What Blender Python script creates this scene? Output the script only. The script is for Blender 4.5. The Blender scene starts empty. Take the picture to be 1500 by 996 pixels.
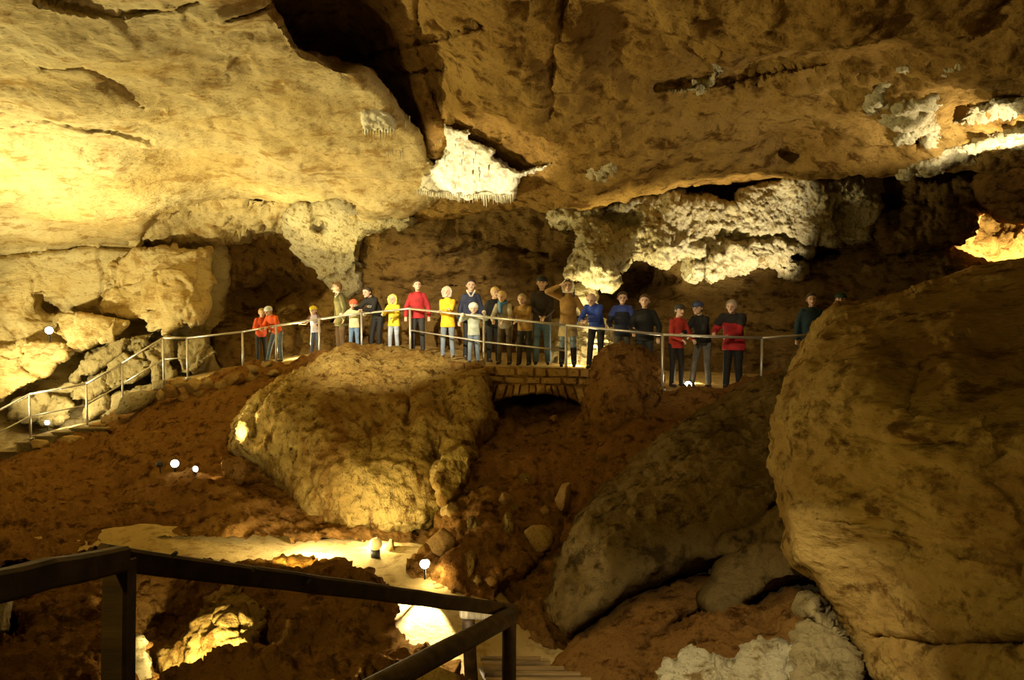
import bpy, bmesh, math, random
import numpy as np
from mathutils import Vector, Matrix, Quaternion

random.seed(7)
rng = np.random.default_rng(7)
scene = bpy.context.scene
COL = scene.collection

# ------------------------------------------------------------------ camera
F, CX, CY = 1155.0, 750.0, 498.0          # focal length and centre in pixels of the 1500 x 996 frame
EYE = 4.2
PITCH = math.radians(-3.0)
cam_d = bpy.data.cameras.new('camera')
cam_d.sensor_width = 36.0
cam_d.lens = 36.0 * F / 1500.0
cam_d.clip_start = 0.05
cam_d.clip_end = 200
cam = bpy.data.objects.new('camera', cam_d)
COL.objects.link(cam)
cam.location = (0, 0, EYE)
cam.rotation_euler = (math.pi / 2 + PITCH, 0, 0)
scene.camera = cam
FW = np.array([0, math.cos(PITCH), math.sin(PITCH)])
UP = np.array([0, -math.sin(PITCH), math.cos(PITCH)])
CAMP = np.array([0, 0, EYE])


def P(px, py, d):
    """point in the cave seen at (px, py), d metres along the viewing axis"""
    x = (px - CX) / F * d
    y = -(py - CY) / F * d
    return Vector(CAMP + np.array([1, 0, 0]) * x + UP * y + FW * d)


def PA(px, py, d):
    x = (px - CX) / F * d
    y = -(py - CY) / F * d
    return CAMP[None] + x[:, None] * np.array([[1., 0, 0]]) + y[:, None] * UP[None] + d[:, None] * FW[None]


# ------------------------------------------------------------------ world, exposure, lights
world = bpy.data.worlds.new('cave_air')
scene.world = world
world.use_nodes = True
world.node_tree.nodes['Background'].inputs[0].default_value = (1.0, 0.62, 0.22, 1)
world.node_tree.nodes['Background'].inputs[1].default_value = 0.012
vs = scene.view_settings
vs.view_transform = 'Standard'
vs.look = 'None'
vs.exposure = 0.0
vs.gamma = 1.0
vs.use_curve_mapping = False

WARM = (1.0, 0.74, 0.34)
WHITE = (1.0, 0.86, 0.58)
AMBER = (1.0, 0.60, 0.18)


def spot(name, pos, target, power, angle=60, blend=0.5, color=WARM, radius=0.08):
    l = bpy.data.lights.new(name, 'SPOT')
    l.energy = power
    l.spot_size = math.radians(angle)
    l.spot_blend = blend
    l.color = color
    l.shadow_soft_size = radius
    o = bpy.data.objects.new(name, l)
    COL.objects.link(o)
    o.location = pos
    o.rotation_euler = (Vector(target) - Vector(pos)).to_track_quat('-Z', 'Y').to_euler()
    return o


def bulb(name, pos, power, color=WARM, radius=0.06):
    l = bpy.data.lights.new(name, 'POINT')
    l.energy = power
    l.color = color
    l.shadow_soft_size = radius
    o = bpy.data.objects.new(name, l)
    COL.objects.link(o)
    o.location = pos
    return o


# floods of the show cave, standing on the ground behind rocks or hung by the visitor stair, plus added unseen fills
spot('flood_left_ceiling', P(-190, 640, 15.0), P(80, 180, 14.0), 5600, 125, 0.7, (1, .86, .42), .2)
spot('flood_left_wall', P(-120, 560, 17.2), P(250, 400, 23), 1900, 100, 0.6, (1, .88, .46), .12)
spot('flood_pillar', P(436, 512, 20.6), P(500, 300, 18.5), 620, 95, 0.5, (1, .82, .32), .06)
spot('flood_stalactites', P(572, 500, 16.6), P(706, 240, 15.8), 1250, 36, 0.4, WHITE, .05)
spot('flood_flowstone', P(860, 536, 17.2), P(940, 350, 18.6), 1000, 76, 0.6, (1, .86, .44), .05)
spot('flood_flowstone_east', P(1150, 550, 15.75), P(1060, 345, 18.2), 1500, 60, 0.6, WHITE, .05)
spot('flood_east_ceiling', P(1500, 305, 11.8), P(1385, 192, 12.3), 520, 100, 0.5, WHITE, .03)
spot('flood_passage', P(1530, 330, 17.5), P(1450, 345, 20.5), 3200, 120, 0.5, (1, .80, .42), .05)
spot('flood_crowd', (-4.5, 4.5, EYE + 3.0), P(585, 478, 18.6), 14000, 22, 0.7, WHITE, .10)
spot('flood_crowd_east', (-1.0, 4.0, EYE + 2.8), P(990, 500, 17), 1500, 22, 0.8, WHITE, .10)
spot('flood_boulder', P(420, 815, 9.4), P(500, 600, 14), 330, 110, 0.6, (1, .74, .20), .05)
spot('fill_entry', (-3.4, 0.2, EYE + 3.4), P(1330, 560, 8), 560, 85, 0.5, (1, .74, .17), .15)  # soft fill added from the camera side, source unseen
spot('fill_roof', (2.0, 4.0, EYE - 2.6), P(740, 60, 12), 75, 120, 0.9, (1, .64, .14), .15)  # added fill for the roof, no fixture stands there
spot('fill_log_rail', (-1.5, 4.6, EYE - 2.45), P(712, 901, 7.35), 420, 11, 0.5, WHITE, .04)  # invented narrow spot that brightens the log rail
spot('fill_pit', (-3.5, 1.0, EYE + 2.4), P(430, 740, 12), 190, 90, 0.9, (1, .62, .14), .15)  # added fill over the pit and clay slope, no lamp behind it
scene.cycles.diffuse_bounces = 3


# ------------------------------------------------------------------ helpers
def tag(o, label=None, cat=None, group=None, kind=None):
    if label: o['label'] = label
    if cat: o['category'] = cat
    if group: o['group'] = group
    if kind: o['kind'] = kind
    return o


def empty(name, loc, rz=0.0):
    o = bpy.data.objects.new(name, None)
    COL.objects.link(o)
    o.location = loc
    o.rotation_euler = (0, 0, rz)
    o.empty_display_size = 0.2
    return o


def mesh_np(name, verts, faces, mats, parent=None, smooth=True, fmat=None):
    """faces: (n,3) or (n,4) array or list of index tuples"""
    me = bpy.data.meshes.new(name)
    if isinstance(faces, np.ndarray):
        n, k = faces.shape
        me.vertices.add(len(verts))
        me.vertices.foreach_set('co', np.asarray(verts, dtype=np.float32).ravel())
        me.loops.add(n * k)
        me.loops.foreach_set('vertex_index', faces.astype(np.int32).ravel())
        me.polygons.add(n)
        me.polygons.foreach_set('loop_start', np.arange(0, n * k, k, dtype=np.int32))
        me.update(calc_edges=True)
        me.validate()
    else:
        me.from_pydata([tuple(v) for v in verts], [], faces)
    me.polygons.foreach_set('use_smooth', np.full(len(me.polygons), smooth))
    for m in (mats if isinstance(mats, (list, tuple)) else [mats]):
        me.materials.append(m)
    if fmat is not None:
        me.polygons.foreach_set('material_index', np.asarray(fmat, dtype=np.int32))
    o = bpy.data.objects.new(name, me)
    COL.objects.link(o)
    if parent is not None:
        o.parent = parent
    return o


# ------------------------------------------------------------------ vector noise
_perm = np.random.default_rng(11).permutation(256).astype(np.int64)
_perm = np.concatenate([_perm, _perm])
_grad = np.random.default_rng(12).normal(size=(256, 3))
_grad /= np.linalg.norm(_grad, axis=1)[:, None]


def perlin(p):
    i = np.floor(p).astype(np.int64)
    f = p - i
    i &= 255
    u = f * f * f * (f * (f * 6 - 15) + 10)
    r = 0
    for a in (0, 1):
        wa = u[:, 0] if a else 1 - u[:, 0]
        ha = _perm[(i[:, 0] + a) & 255]
        for b in (0, 1):
            wb = u[:, 1] if b else 1 - u[:, 1]
            hb = _perm[(ha + i[:, 1] + b) & 255]
            for c in (0, 1):
                wc = u[:, 2] if c else 1 - u[:, 2]
                g = _grad[_perm[(hb + i[:, 2] + c) & 255]]
                dv = g[:, 0] * (f[:, 0] - a) + g[:, 1] * (f[:, 1] - b) + g[:, 2] * (f[:, 2] - c)
                r = r + wa * wb * wc * dv
    return r * 1.5


def fbm(p, octaves=4, gain=0.5):
    s, a, q = 0, 1.0, p
    for k in range(octaves):
        s = s + a * perlin(q)
        q = q * 2.03 + 17.3
        a *= gain
    return s


def ridge(p, octaves=3):
    s, a, q = 0, 1.0, p
    for k in range(octaves):
        s = s + a * (1 - 2 * np.abs(perlin(q)) * 1.3)
        q = q * 2.1 + 9.1
        a *= 0.5
    return s * 0.5


def cells(p, jitter=0.9):
    """F1 and F2 distances and a random value per cell"""
    i = np.floor(p).astype(np.int64)
    f = p - i
    d1 = np.full(len(p), 9.0)
    d2 = np.full(len(p), 9.0)
    idv = np.zeros(len(p))
    for a in (-1, 0, 1):
        for b in (-1, 0, 1):
            for c in (-1, 0, 1):
                h = _perm[(_perm[(_perm[(i[:, 0] + a) & 255] + i[:, 1] + b) & 255] + i[:, 2] + c) & 255]
                o = _grad[h] * 0.5 * jitter + 0.5
                dd = np.sqrt((a + o[:, 0] - f[:, 0]) ** 2 + (b + o[:, 1] - f[:, 1]) ** 2 + (c + o[:, 2] - f[:, 2]) ** 2)
                near = dd < d1
                d2 = np.where(near, d1, np.minimum(d2, dd))
                idv = np.where(near, h / 255.0, idv)
                d1 = np.where(near, dd, d1)
    return d1, d2, idv


_FACET = np.random.default_rng(5).normal(size=(256, 3))


def relief(p, layers, seed=0.0):
    """sum of layers (kind, size in metres, amplitude in metres, stretch)"""
    out = np.zeros(len(p))
    for k, lay in enumerate(layers):
        kind, size, amp = lay[:3]
        st = np.array(lay[3]) if len(lay) > 3 else np.ones(3)
        q = p / (size * st)[None] + seed * 3.7 + k * 5.3
        if kind == 'fbm':
            out += amp * fbm(q, 4)
        elif kind == 'fine':
            out += amp * fbm(q, 2)
        elif kind == 'ridge':
            out += amp * ridge(q)
        elif kind == 'cell':                       # faceted blocks with open joints
            w = np.stack([fbm(q * 1.7 + 3, 2), fbm(q * 1.7 + 31, 2), fbm(q * 1.7 + 57, 2)], 1) * 0.25
            d1, d2, idv = cells(q + w)
            out += amp * ((idv - 0.5) + 0.6 * np.minimum((d2 - d1) / 0.12, 1.0) - 0.6)
        elif kind == 'facet':                      # angular broken faces
            w = np.stack([fbm(q * 1.3 + 3, 2), fbm(q * 1.3 + 31, 2), fbm(q * 1.3 + 57, 2)], 1) * 0.18
            q = q + w
            d1, d2, idv = cells(q)
            g = _FACET[(idv * 255 + .5).astype(np.int64)]
            out += amp * (np.clip(np.sum((q - np.floor(q) - .5) * g, 1), -.9, .9) * .7 + (idv - .5) * .8 - .35 * np.clip(1 - (d2 - d1) / .07, 0, 1))
        elif kind == 'knob':                       # cave popcorn
            d1, d2, idv = cells(q)
            out += amp * (np.sqrt(np.maximum(0, 1 - d1 * d1 * 1.4)) - 0.5)
        elif kind == 'pit':                        # scattered solution holes
            d1, d2, idv = cells(q)
            out -= amp * np.clip(1 - d1 / (0.25 + 0.25 * idv), 0, 1) * (idv > 0.45)
        elif kind == 'terrace':                    # stepped clay and thin ledges
            v = fbm(q, 4) * 2.5
            fl = np.floor(v)
            t = v - fl
            out += amp * (fl + np.clip((t - 0.7) / 0.3, 0, 1)) * 0.5
    return out


# ------------------------------------------------------------------ materials
MATS = {}


def rock_mat(name, dark, mid, light, scale=1.0, bump=0.5, rough=0.9, fleck=0.5, stretch=(1, 1, 1), fine=26.0, stain=None):
    m = bpy.data.materials.new(name)
    m.use_nodes = True
    nt = m.node_tree
    nd, ln = nt.nodes, nt.links
    bs = nd['Principled BSDF']
    bs.inputs['Roughness'].default_value = rough
    bs.inputs['Specular IOR Level'].default_value = 0.0
    tc = nd.new('ShaderNodeTexCoord')
    mp = nd.new('ShaderNodeMapping')
    mp.inputs['Scale'].default_value = [1 / s for s in stretch]
    ln.new(tc.outputs['Object'], mp.inputs[0])

    def noise(sc, det, ro=0.6, dist=0.0):
        n = nd.new('ShaderNodeTexNoise')
        n.inputs['Scale'].default_value = sc
        n.inputs['Detail'].default_value = det
        n.inputs['Roughness'].default_value = ro
        n.inputs['Distortion'].default_value = dist
        ln.new(mp.outputs[0], n.inputs['Vector'])
        return n

    def mix(fac, a, b, mode='MIX'):
        x = nd.new('ShaderNodeMix')
        x.data_type = 'RGBA'
        x.blend_type = mode
        if hasattr(fac, 'is_output'): ln.new(fac, x.inputs[0])
        else: x.inputs[0].default_value = fac
        for s, v in ((6, a), (7, b)):
            if hasattr(v, 'is_output'): ln.new(v, x.inputs[s])
            else: x.inputs[s].default_value = (*v, 1)
        return x.outputs[2]

    def ramp(src, p0, p1):
        r = nd.new('ShaderNodeMapRange')
        r.inputs[1].default_value = p0
        r.inputs[2].default_value = p1
        ln.new(src, r.inputs[0])
        return r.outputs[0]

    n1 = noise(0.9 * scale, 6, 0.62, 0.3)
    n2 = noise(4.5 * scale, 6, 0.65)
    n3 = noise(fine * scale, 5, 0.7)
    c = mix(ramp(n1.outputs[0], .36, .64), mid, light)
    c = mix(ramp(n2.outputs[0], .52, .64), c, dark)
    if stain is not None:
        n5 = noise(0.5 * scale, 4, 0.7, 0.6)
        c = mix(ramp(n5.outputs[0], .52, .66), c, stain)
    fl = nd.new('ShaderNodeMath'); fl.operation = 'MULTIPLY'
    ln.new(ramp(n3.outputs[0], .56, .68), fl.inputs[0]); fl.inputs[1].default_value = fleck
    c = mix(fl.outputs[0], c, tuple(v * 0.4 for v in dark))
    ln.new(c, bs.inputs['Base Color'])
    # fine relief
    n4 = noise(11 * scale, 8, 0.68)
    b1 = nd.new('ShaderNodeBump')
    b1.inputs['Strength'].default_value = bump
    b1.inputs['Distance'].default_value = 0.16
    ln.new(n4.outputs[0], b1.inputs['Height'])
    b2 = nd.new('ShaderNodeBump')
    b2.inputs['Strength'].default_value = bump * 0.7
    b2.inputs['Distance'].default_value = 0.03
    ln.new(n3.outputs[0], b2.inputs['Height'])
    ln.new(b1.outputs[0], b2.inputs['Normal'])
    ln.new(b2.outputs[0], bs.inputs['Normal'])
    MATS[name] = m
    return m


def plain_mat(name, col, rough=0.7, metal=0.0, var=0.25, scale=30, bump=0.1, emit=None, stretch=(1, 1, 1)):
    if name in MATS: return MATS[name]
    m = bpy.data.materials.new(name)
    m.use_nodes = True
    nt = m.node_tree
    nd, ln = nt.nodes, nt.links
    bs = nd['Principled BSDF']
    bs.inputs['Roughness'].default_value = rough
    bs.inputs['Metallic'].default_value = metal
    if emit:
        bs.inputs['Emission Color'].default_value = (*col, 1)
        bs.inputs['Emission Strength'].default_value = emit
    tc = nd.new('ShaderNodeTexCoord')
    mp = nd.new('ShaderNodeMapping')
    mp.inputs['Scale'].default_value = [1 / s for s in stretch]
    ln.new(tc.outputs['Object'], mp.inputs[0])
    n = nd.new('ShaderNodeTexNoise')
    n.inputs['Scale'].default_value = scale
    n.inputs['Detail'].default_value = 5
    ln.new(mp.outputs[0], n.inputs['Vector'])
    x = nd.new('ShaderNodeMix'); x.data_type = 'RGBA'
    r = nd.new('ShaderNodeMapRange'); r.inputs[1].default_value = .35; r.inputs[2].default_value = .65
    ln.new(n.outputs[0], r.inputs[0]); ln.new(r.outputs[0], x.inputs[0])
    x.inputs[6].default_value = (*[c * (1 - var) for c in col], 1)
    x.inputs[7].default_value = (*[min(1, c * (1 + var)) for c in col], 1)
    ln.new(x.outputs[2], bs.inputs['Base Color'])
    b = nd.new('ShaderNodeBump'); b.inputs['Strength'].default_value = bump; b.inputs['Distance'].default_value = 0.02
    ln.new(n.outputs[0], b.inputs['Height']); ln.new(b.outputs[0], bs.inputs['Normal'])
    MATS[name] = m
    return m


R_PALE = rock_mat('pale_limestone', (.38, .245, .085), (.55, .40, .16), (.67, .55, .29), 0.6, .6, .85, .7, (1.6, 1.2, .8))
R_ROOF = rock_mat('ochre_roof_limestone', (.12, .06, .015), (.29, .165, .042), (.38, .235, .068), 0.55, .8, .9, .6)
R_BOULD = rock_mat('ochre_boulder_rock', (.13, .065, .016), (.42, .27, .075), (.52, .37, .12), 0.9, .9, .9, .85, (1, 1, 1.4), 14, (.26, .13, .03))
R_CLAY = rock_mat('red_brown_clay', (.10, .045, .011), (.27, .13, .033), (.34, .18, .048), 0.9, .9, .9, .6)
R_NEAR = rock_mat('brown_near_limestone', (.13, .07, .017), (.32, .19, .05), (.43, .29, .09), 0.9, .7, .85, .45, (2.0, 1.2, .75), 16, (.22, .12, .03))
R_SLAB = rock_mat('grey_olive_limestone', (.06, .04, .014), (.16, .115, .045), (.21, .14, .05), 0.8, .7, .85, .4, (1, 1, 1.3))
R_BACK = rock_mat('umber_wall_rock', (.07, .036, .01), (.19, .11, .032), (.25, .155, .05), 0.7, .8, .9, .6, (1.6, 1, .7))
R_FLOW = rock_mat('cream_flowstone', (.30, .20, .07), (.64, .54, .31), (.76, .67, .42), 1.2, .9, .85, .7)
R_WHITE = rock_mat('white_calcite', (.50, .42, .24), (.78, .72, .52), (.84, .80, .62), 1.5, .5, .7, .35)
R_GREY = rock_mat('grey_cracked_slab_rock', (.14, .10, .04), (.30, .235, .11), (.38, .30, .15), 0.8, .6, .9, .4)  # base tone lowered because the slabs get less light
R_PATH = rock_mat('trodden_path_clay', (.34, .22, .08), (.48, .34, .13), (.55, .41, .18), 1.2, .3, .8, .2)
R_STONE = rock_mat('masonry_stone', (.15, .08, .022), (.33, .19, .06), (.40, .25, .085), 2.0, .5, .85, .35)
R_TAN = rock_mat('tan_loose_stone', (.24, .14, .04), (.44, .29, .10), (.54, .39, .16), 2.0, .5, .85, .3)


# ------------------------------------------------------------------ rock builder
def smooth_poly(pts, step=6.0, jitter=2.0, seed=0, smooth=True):
    pts = np.array(pts, float)
    n = len(pts)
    out = []
    for k in range(n):
        p0, p1, p2, p3 = pts[k - 1], pts[k], pts[(k + 1) % n], pts[(k + 2) % n]
        m = max(2, int(np.linalg.norm(p2 - p1) / step))
        t = np.linspace(0, 1, m, endpoint=False)[:, None]
        if smooth:
            tn = 0.35
            m1, m2 = (p2 - p0) * tn, (p3 - p1) * tn
            L = np.linalg.norm(p2 - p1)
            for mm in (m1, m2):
                l = np.linalg.norm(mm)
                if l > L: mm *= L / l
            q = (2 * t**3 - 3 * t**2 + 1) * p1 + (t**3 - 2 * t**2 + t) * m1 + (-2 * t**3 + 3 * t**2) * p2 + (t**3 - t**2) * m2
        else:
            q = p1 + (p2 - p1) * t
        out.append(q)
    q = np.concatenate(out)
    if jitter > 0:
        z = np.concatenate([q / 44.0, np.full((len(q), 1), seed * 1.7)], 1)
        z2 = z.copy(); z2[:, 2] += 40
        q = q + jitter * np.stack([fbm(z, 2), fbm(z2, 2)], 1) * 2.0
    return q


def tps(ctrl):
    c = np.array(ctrl, float)
    xy, v = c[:, :2] / 400.0, np.log(c[:, 2])
    n = len(c)

    def U(r2): return np.where(r2 > 0, 0.5 * r2 * np.log(np.maximum(r2, 1e-12)), 0)
    if n < 3:
        return lambda x, y: np.full(len(x), math.exp(v.mean()))
    K = U(((xy[:, None] - xy[None]) ** 2).sum(-1)) + np.eye(n) * 1e-3
    A = np.zeros((n + 3, n + 3))
    A[:n, :n] = K
    A[:n, n] = 1; A[:n, n + 1:] = xy
    A[n, :n] = 1; A[n + 1:, :n] = xy.T
    w = np.linalg.lstsq(A, np.concatenate([v, np.zeros(3)]), rcond=None)[0]

    def f(x, y):
        q = np.stack([x, y], 1) / 400.0
        r2 = ((q[:, None] - xy[None]) ** 2).sum(-1)
        return np.exp(np.clip(U(r2) @ w[:n] + w[n] + q @ w[n + 1:], math.log(1.5), math.log(60)))
    return f


def poly_dist(x, y, poly):
    """inside flag, distance to outline, nearest outline point and inward normal"""
    a = poly
    b = np.roll(poly, -1, axis=0)
    area = 0.5 * np.sum(a[:, 0] * b[:, 1] - b[:, 0] * a[:, 1])
    n = len(x)
    ins = np.zeros(n, bool)
    best = np.full(n, 1e18)
    npt = np.zeros((n, 2))
    seg = np.zeros(n, np.int64)
    for k in range(len(a)):
        ax, ay = a[k]; bx, by = b[k]
        cond = (ay > y) != (by > y)
        if ay != by:
            ins ^= cond & (x < (bx - ax) * (y - ay) / (by - ay) + ax)
        dx, dy = bx - ax, by - ay
        L2 = dx * dx + dy * dy + 1e-12
        t = np.clip(((x - ax) * dx + (y - ay) * dy) / L2, 0, 1)
        qx, qy = ax + t * dx, ay + t * dy
        d2 = (x - qx) ** 2 + (y - qy) ** 2
        m = d2 < best
        best[m] = d2[m]
        npt[m, 0] = qx[m]; npt[m, 1] = qy[m]
        seg[m] = k
    e = (b - a)[seg]
    nrm = np.stack([-e[:, 1], e[:, 0]], 1) * (1 if area > 0 else -1)
    nrm /= np.linalg.norm(nrm, axis=1)[:, None] + 1e-9
    return ins, np.sqrt(best), npt, nrm


def vnormals(v, f):
    a, b, c, d = v[f[:, 0]], v[f[:, 1]], v[f[:, 2]], v[f[:, 3]]
    fn = np.cross(c - a, d - b)
    n = np.zeros_like(v)
    for k in range(4):
        np.add.at(n, f[:, k], fn)
    return n / (np.linalg.norm(n, axis=1)[:, None] + 1e-12)


def rock(name, poly, ctrl, mat, layers, label=None, cat=None, kind=None, step=3.2, rpx=0, rdep=0.0, back=1.0,
         inset=0.0, bumps=(), cracks=(), jitter=2.0, group=None, smooth=True, parent=None, over=None, lift=.06):
    """a rock with its own relief: outline, depths (m) at scattered points, rounding towards the outline, a back that closes it"""
    if over is not None: ctrl, bumps, cracks, under, seed0 = SURF[over]
    seed = sum(map(ord, name)) % 97 + len(poly) + poly[0][0] * .01
    pol = smooth_poly(poly, 7.0, jitter, seed, smooth)
    x0, y0 = pol.min(0); x1, y1 = pol.max(0)
    nx, ny = int((x1 - x0) / step) + 2, int((y1 - y0) / step) + 2
    gx, gy = np.meshgrid(x0 + (np.arange(nx) - .37) * step, y0 + (np.arange(ny) - .41) * step)
    gx, gy = gx.ravel(), gy.ravel()
    ins, dist, npt, nrm = poly_dist(gx, gy, pol)
    idx = np.arange(nx * ny).reshape(ny, nx)
    q = np.stack([idx[:-1, :-1], idx[1:, :-1], idx[1:, 1:], idx[:-1, 1:]], -1).reshape(-1, 4)
    q = q[ins[q].all(1)]
    used = np.unique(q)
    remap = np.full(nx * ny, -1); remap[used] = np.arange(len(used))
    q = remap[q]
    x, y, dist, npt, nrm = gx[used], gy[used], dist[used], npt[used], nrm[used]
    # open edge of the grid
    e = np.concatenate([q[:, [0, 1]], q[:, [1, 2]], q[:, [2, 3]], q[:, [3, 0]]])
    key = np.sort(e, 1)
    kk = key[:, 0].astype(np.int64) * len(x) + key[:, 1]
    _, first, cnt = np.unique(kk, return_index=True, return_counts=True)
    be = e[first[cnt == 1]]
    bv = np.unique(be)
    x[bv], y[bv] = npt[bv, 0], npt[bv, 1]
    dist[bv] = 0
    f = tps(ctrl)
    d = f(x, y)
    if over is not None: d = d - lift * np.minimum(dist / 8.0, 1.0) + .02
    if rpx > 0:
        t = 1 - np.minimum(dist, rpx) / rpx
        d = d + rdep * t ** 2.4
    for (bx, by, rx, ry, amt) in bumps:                 # swellings (+) and hollows (-), metres towards the open cave
        r2 = ((x - bx) / rx) ** 2 + ((y - by) / ry) ** 2
        d = d - amt * np.exp(-r2 * 1.5)
    for (line, w, amt) in cracks:                       # fissures
        best = np.full(len(x), 1e18)
        ln = np.array(line, float)
        for k in range(len(ln) - 1):
            ax, ay = ln[k]; dx, dy = ln[k + 1] - ln[k]
            tt = np.clip(((x - ax) * dx + (y - ay) * dy) / (dx * dx + dy * dy + 1e-9), 0, 1)
            best = np.minimum(best, (x - ax - tt * dx) ** 2 + (y - ay - tt * dy) ** 2)
        jit = 1 + 0.5 * fbm(np.stack([x / 40, y / 40, np.full(len(x), 3.3)], 1), 2)
        d = d + amt * np.exp(-best / (w * jit) ** 2)
    # edge turned back
    xs, ys, ds, qs = [x], [y], [d], [q]
    prev = {int(v): int(v) for v in bv}
    nb = len(x)
    loc = np.full(len(x), -1); loc[bv] = np.arange(len(bv))
    last = bv.copy()
    steps = ((.12, .02), (.4, .2), (1.0, 1.0)) if back > 0 else ()
    for (fb, fi) in steps:
        new = nb + np.arange(len(bv))
        xs.append(x[bv] + nrm[bv, 0] * inset * fi)
        ys.append(y[bv] + nrm[bv, 1] * inset * fi)
        ds.append(d[bv] + back * fb)
        a, b = loc[be[:, 0]], loc[be[:, 1]]
        qs.append(np.stack([last[a], new[a], new[b], last[b]], 1))
        last = new
        nb += len(bv)
    X, Y, D, Q = np.concatenate(xs), np.concatenate(ys), np.concatenate(ds), np.concatenate(qs)
    V = PA(X, Y, D)
    N = vnormals(V, Q)
    view = CAMP[None] - V
    flip = np.sign(np.sum(N * view, 1))
    if np.sum(flip[:len(x)]) < 0:
        N = -N
        Q = Q[:, ::-1]
    if over is not None: V = V + N * (relief(V, under, seed0) + relief(V, layers, seed))[:, None]
    else: V = V + N * relief(V, layers, seed)[:, None]
    o = mesh_np(name, V, Q, mat, parent)
    tag(o, label, cat, group, kind)
    SURF[o.name] = (ctrl, bumps, cracks, layers, seed)
    return o


SURF = {}

# ================================================================== THE CAVE
LROOF = [('fbm', 2.4, .20), ('terrace', 1.3, .035, (1.8, 1.8, .6)), ('facet', 1.4, .03), ('fine', .2, .022), ('pit', .5, .05, (2.2, 1.8, 1)), ('ridge', .4, .02, (1.8, 1.4, .8))]
LCEIL = [('fbm', 2.0, .24), ('ridge', .9, .05), ('facet', .9, .035), ('fine', .2, .03), ('pit', .7, .08), ('knob', .3, .015)]
LWALL = [('fbm', 1.8, .24), ('terrace', 1.0, .12, (2, 2, .6)), ('ridge', .45, .07), ('fine', .16, .04), ('facet', .6, .06)]
LPALE = [('fbm', 2.0, .14), ('terrace', 1.1, .03, (1.4, 1.4, .8)), ('facet', 1.6, .12), ('facet', .5, .02), ('fine', .2, .018)]
LBOUL = [('fbm', 1.6, .14), ('ridge', .5, .04), ('terrace', .5, .035), ('fine', .13, .035), ('pit', .28, .065), ('facet', .45, .03)]
LCLAY = [('fbm', 1.4, .16), ('ridge', .5, .07), ('knob', .4, .05), ('fine', .13, .045), ('facet', .35, .04)]
LNEAR = [('fbm', 1.4, .09), ('terrace', .6, .026, (2.2, 2, .7)), ('ridge', .3, .028, (2, 2, .8)), ('fine', .14, .012), ('facet', .4, .022, (1.8, 1.8, .8)), ('pit', .2, .02, (2, 2, 1))]
LSLAB = [('fbm', 1.5, .10), ('ridge', .5, .04), ('fine', .13, .02), ('pit', .25, .035), ('facet', .4, .025)]
LFLOW = [('fbm', 1.0, .22), ('knob', .38, .13), ('knob', .14, .085), ('ridge', .2, .04), ('fine', .06, .035)]

# back wall, with the umber rock behind the visitors
rock('wall_back', [(300, 250), (700, 220), (1200, 190), (1560, 190), (1850, 190), (1850, 620), (1560, 640), (300, 640)],
     [(300, 300, 25), (300, 560, 24.5), (440, 420, 25), (520, 360, 21.6), (540, 480, 22.2), (700, 340, 21), (700, 500, 21.5), (900, 320, 20.4), (900, 460, 21.0),
      (940, 520, 20.0), (1100, 470, 19.6), (1100, 300, 19.8), (1300, 300, 18.8), (1300, 450, 18.4), (1420, 300, 18.4), (1600, 260, 18.5), (1600, 600, 17.5), (1800, 300, 17)],
     R_BACK, LWALL, 'rough umber rock wall behind the visitors at the railing', 'cave wall', 'structure', step=3.4, back=0,
     bumps=[(935, 410, 45, 40, -1.6), (1450, 330, 60, 50, -2.6), (350, 440, 90, 60, -1.8)],
     cracks=[([(640, 372), (720, 360), (800, 372)], 5, .35), ([(1060, 385), (1180, 372), (1300, 362), (1420, 352)], 5, .5), ([(1000, 480), (1100, 475), (1200, 490)], 4, .25),
             ([(500, 402), (600, 412), (700, 405)], 4, .25)])
# left wall
rock('wall_left', [(-330, 300), (200, 320), (330, 330), (345, 400), (330, 470), (345, 520), (330, 600), (120, 680), (-330, 760)],
     [(-300, 330, 21), (0, 370, 22.4), (150, 365, 22.8), (300, 350, 23.4), (0, 480, 21.8), (150, 470, 23), (330, 450, 24), (0, 600, 20.8), (200, 560, 21.8), (320, 540, 22.2), (-300, 620, 18.5), (-300, 720, 17.5)],
     R_PALE, LPALE, 'bright cream limestone wall above the descending stair', 'cave wall', 'structure', step=3.0, back=1.5, rpx=20, rdep=.5,
     bumps=[(30, 430, 60, 60, .25), (70, 452, 22, 14, -.9), (180, 470, 40, 25, -.5)], cracks=[([(60, 440), (80, 455), (120, 462), (150, 470)], 6, .5), ([(0, 375), (60, 368), (110, 362), (200, 362)], 3, .25)])
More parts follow.
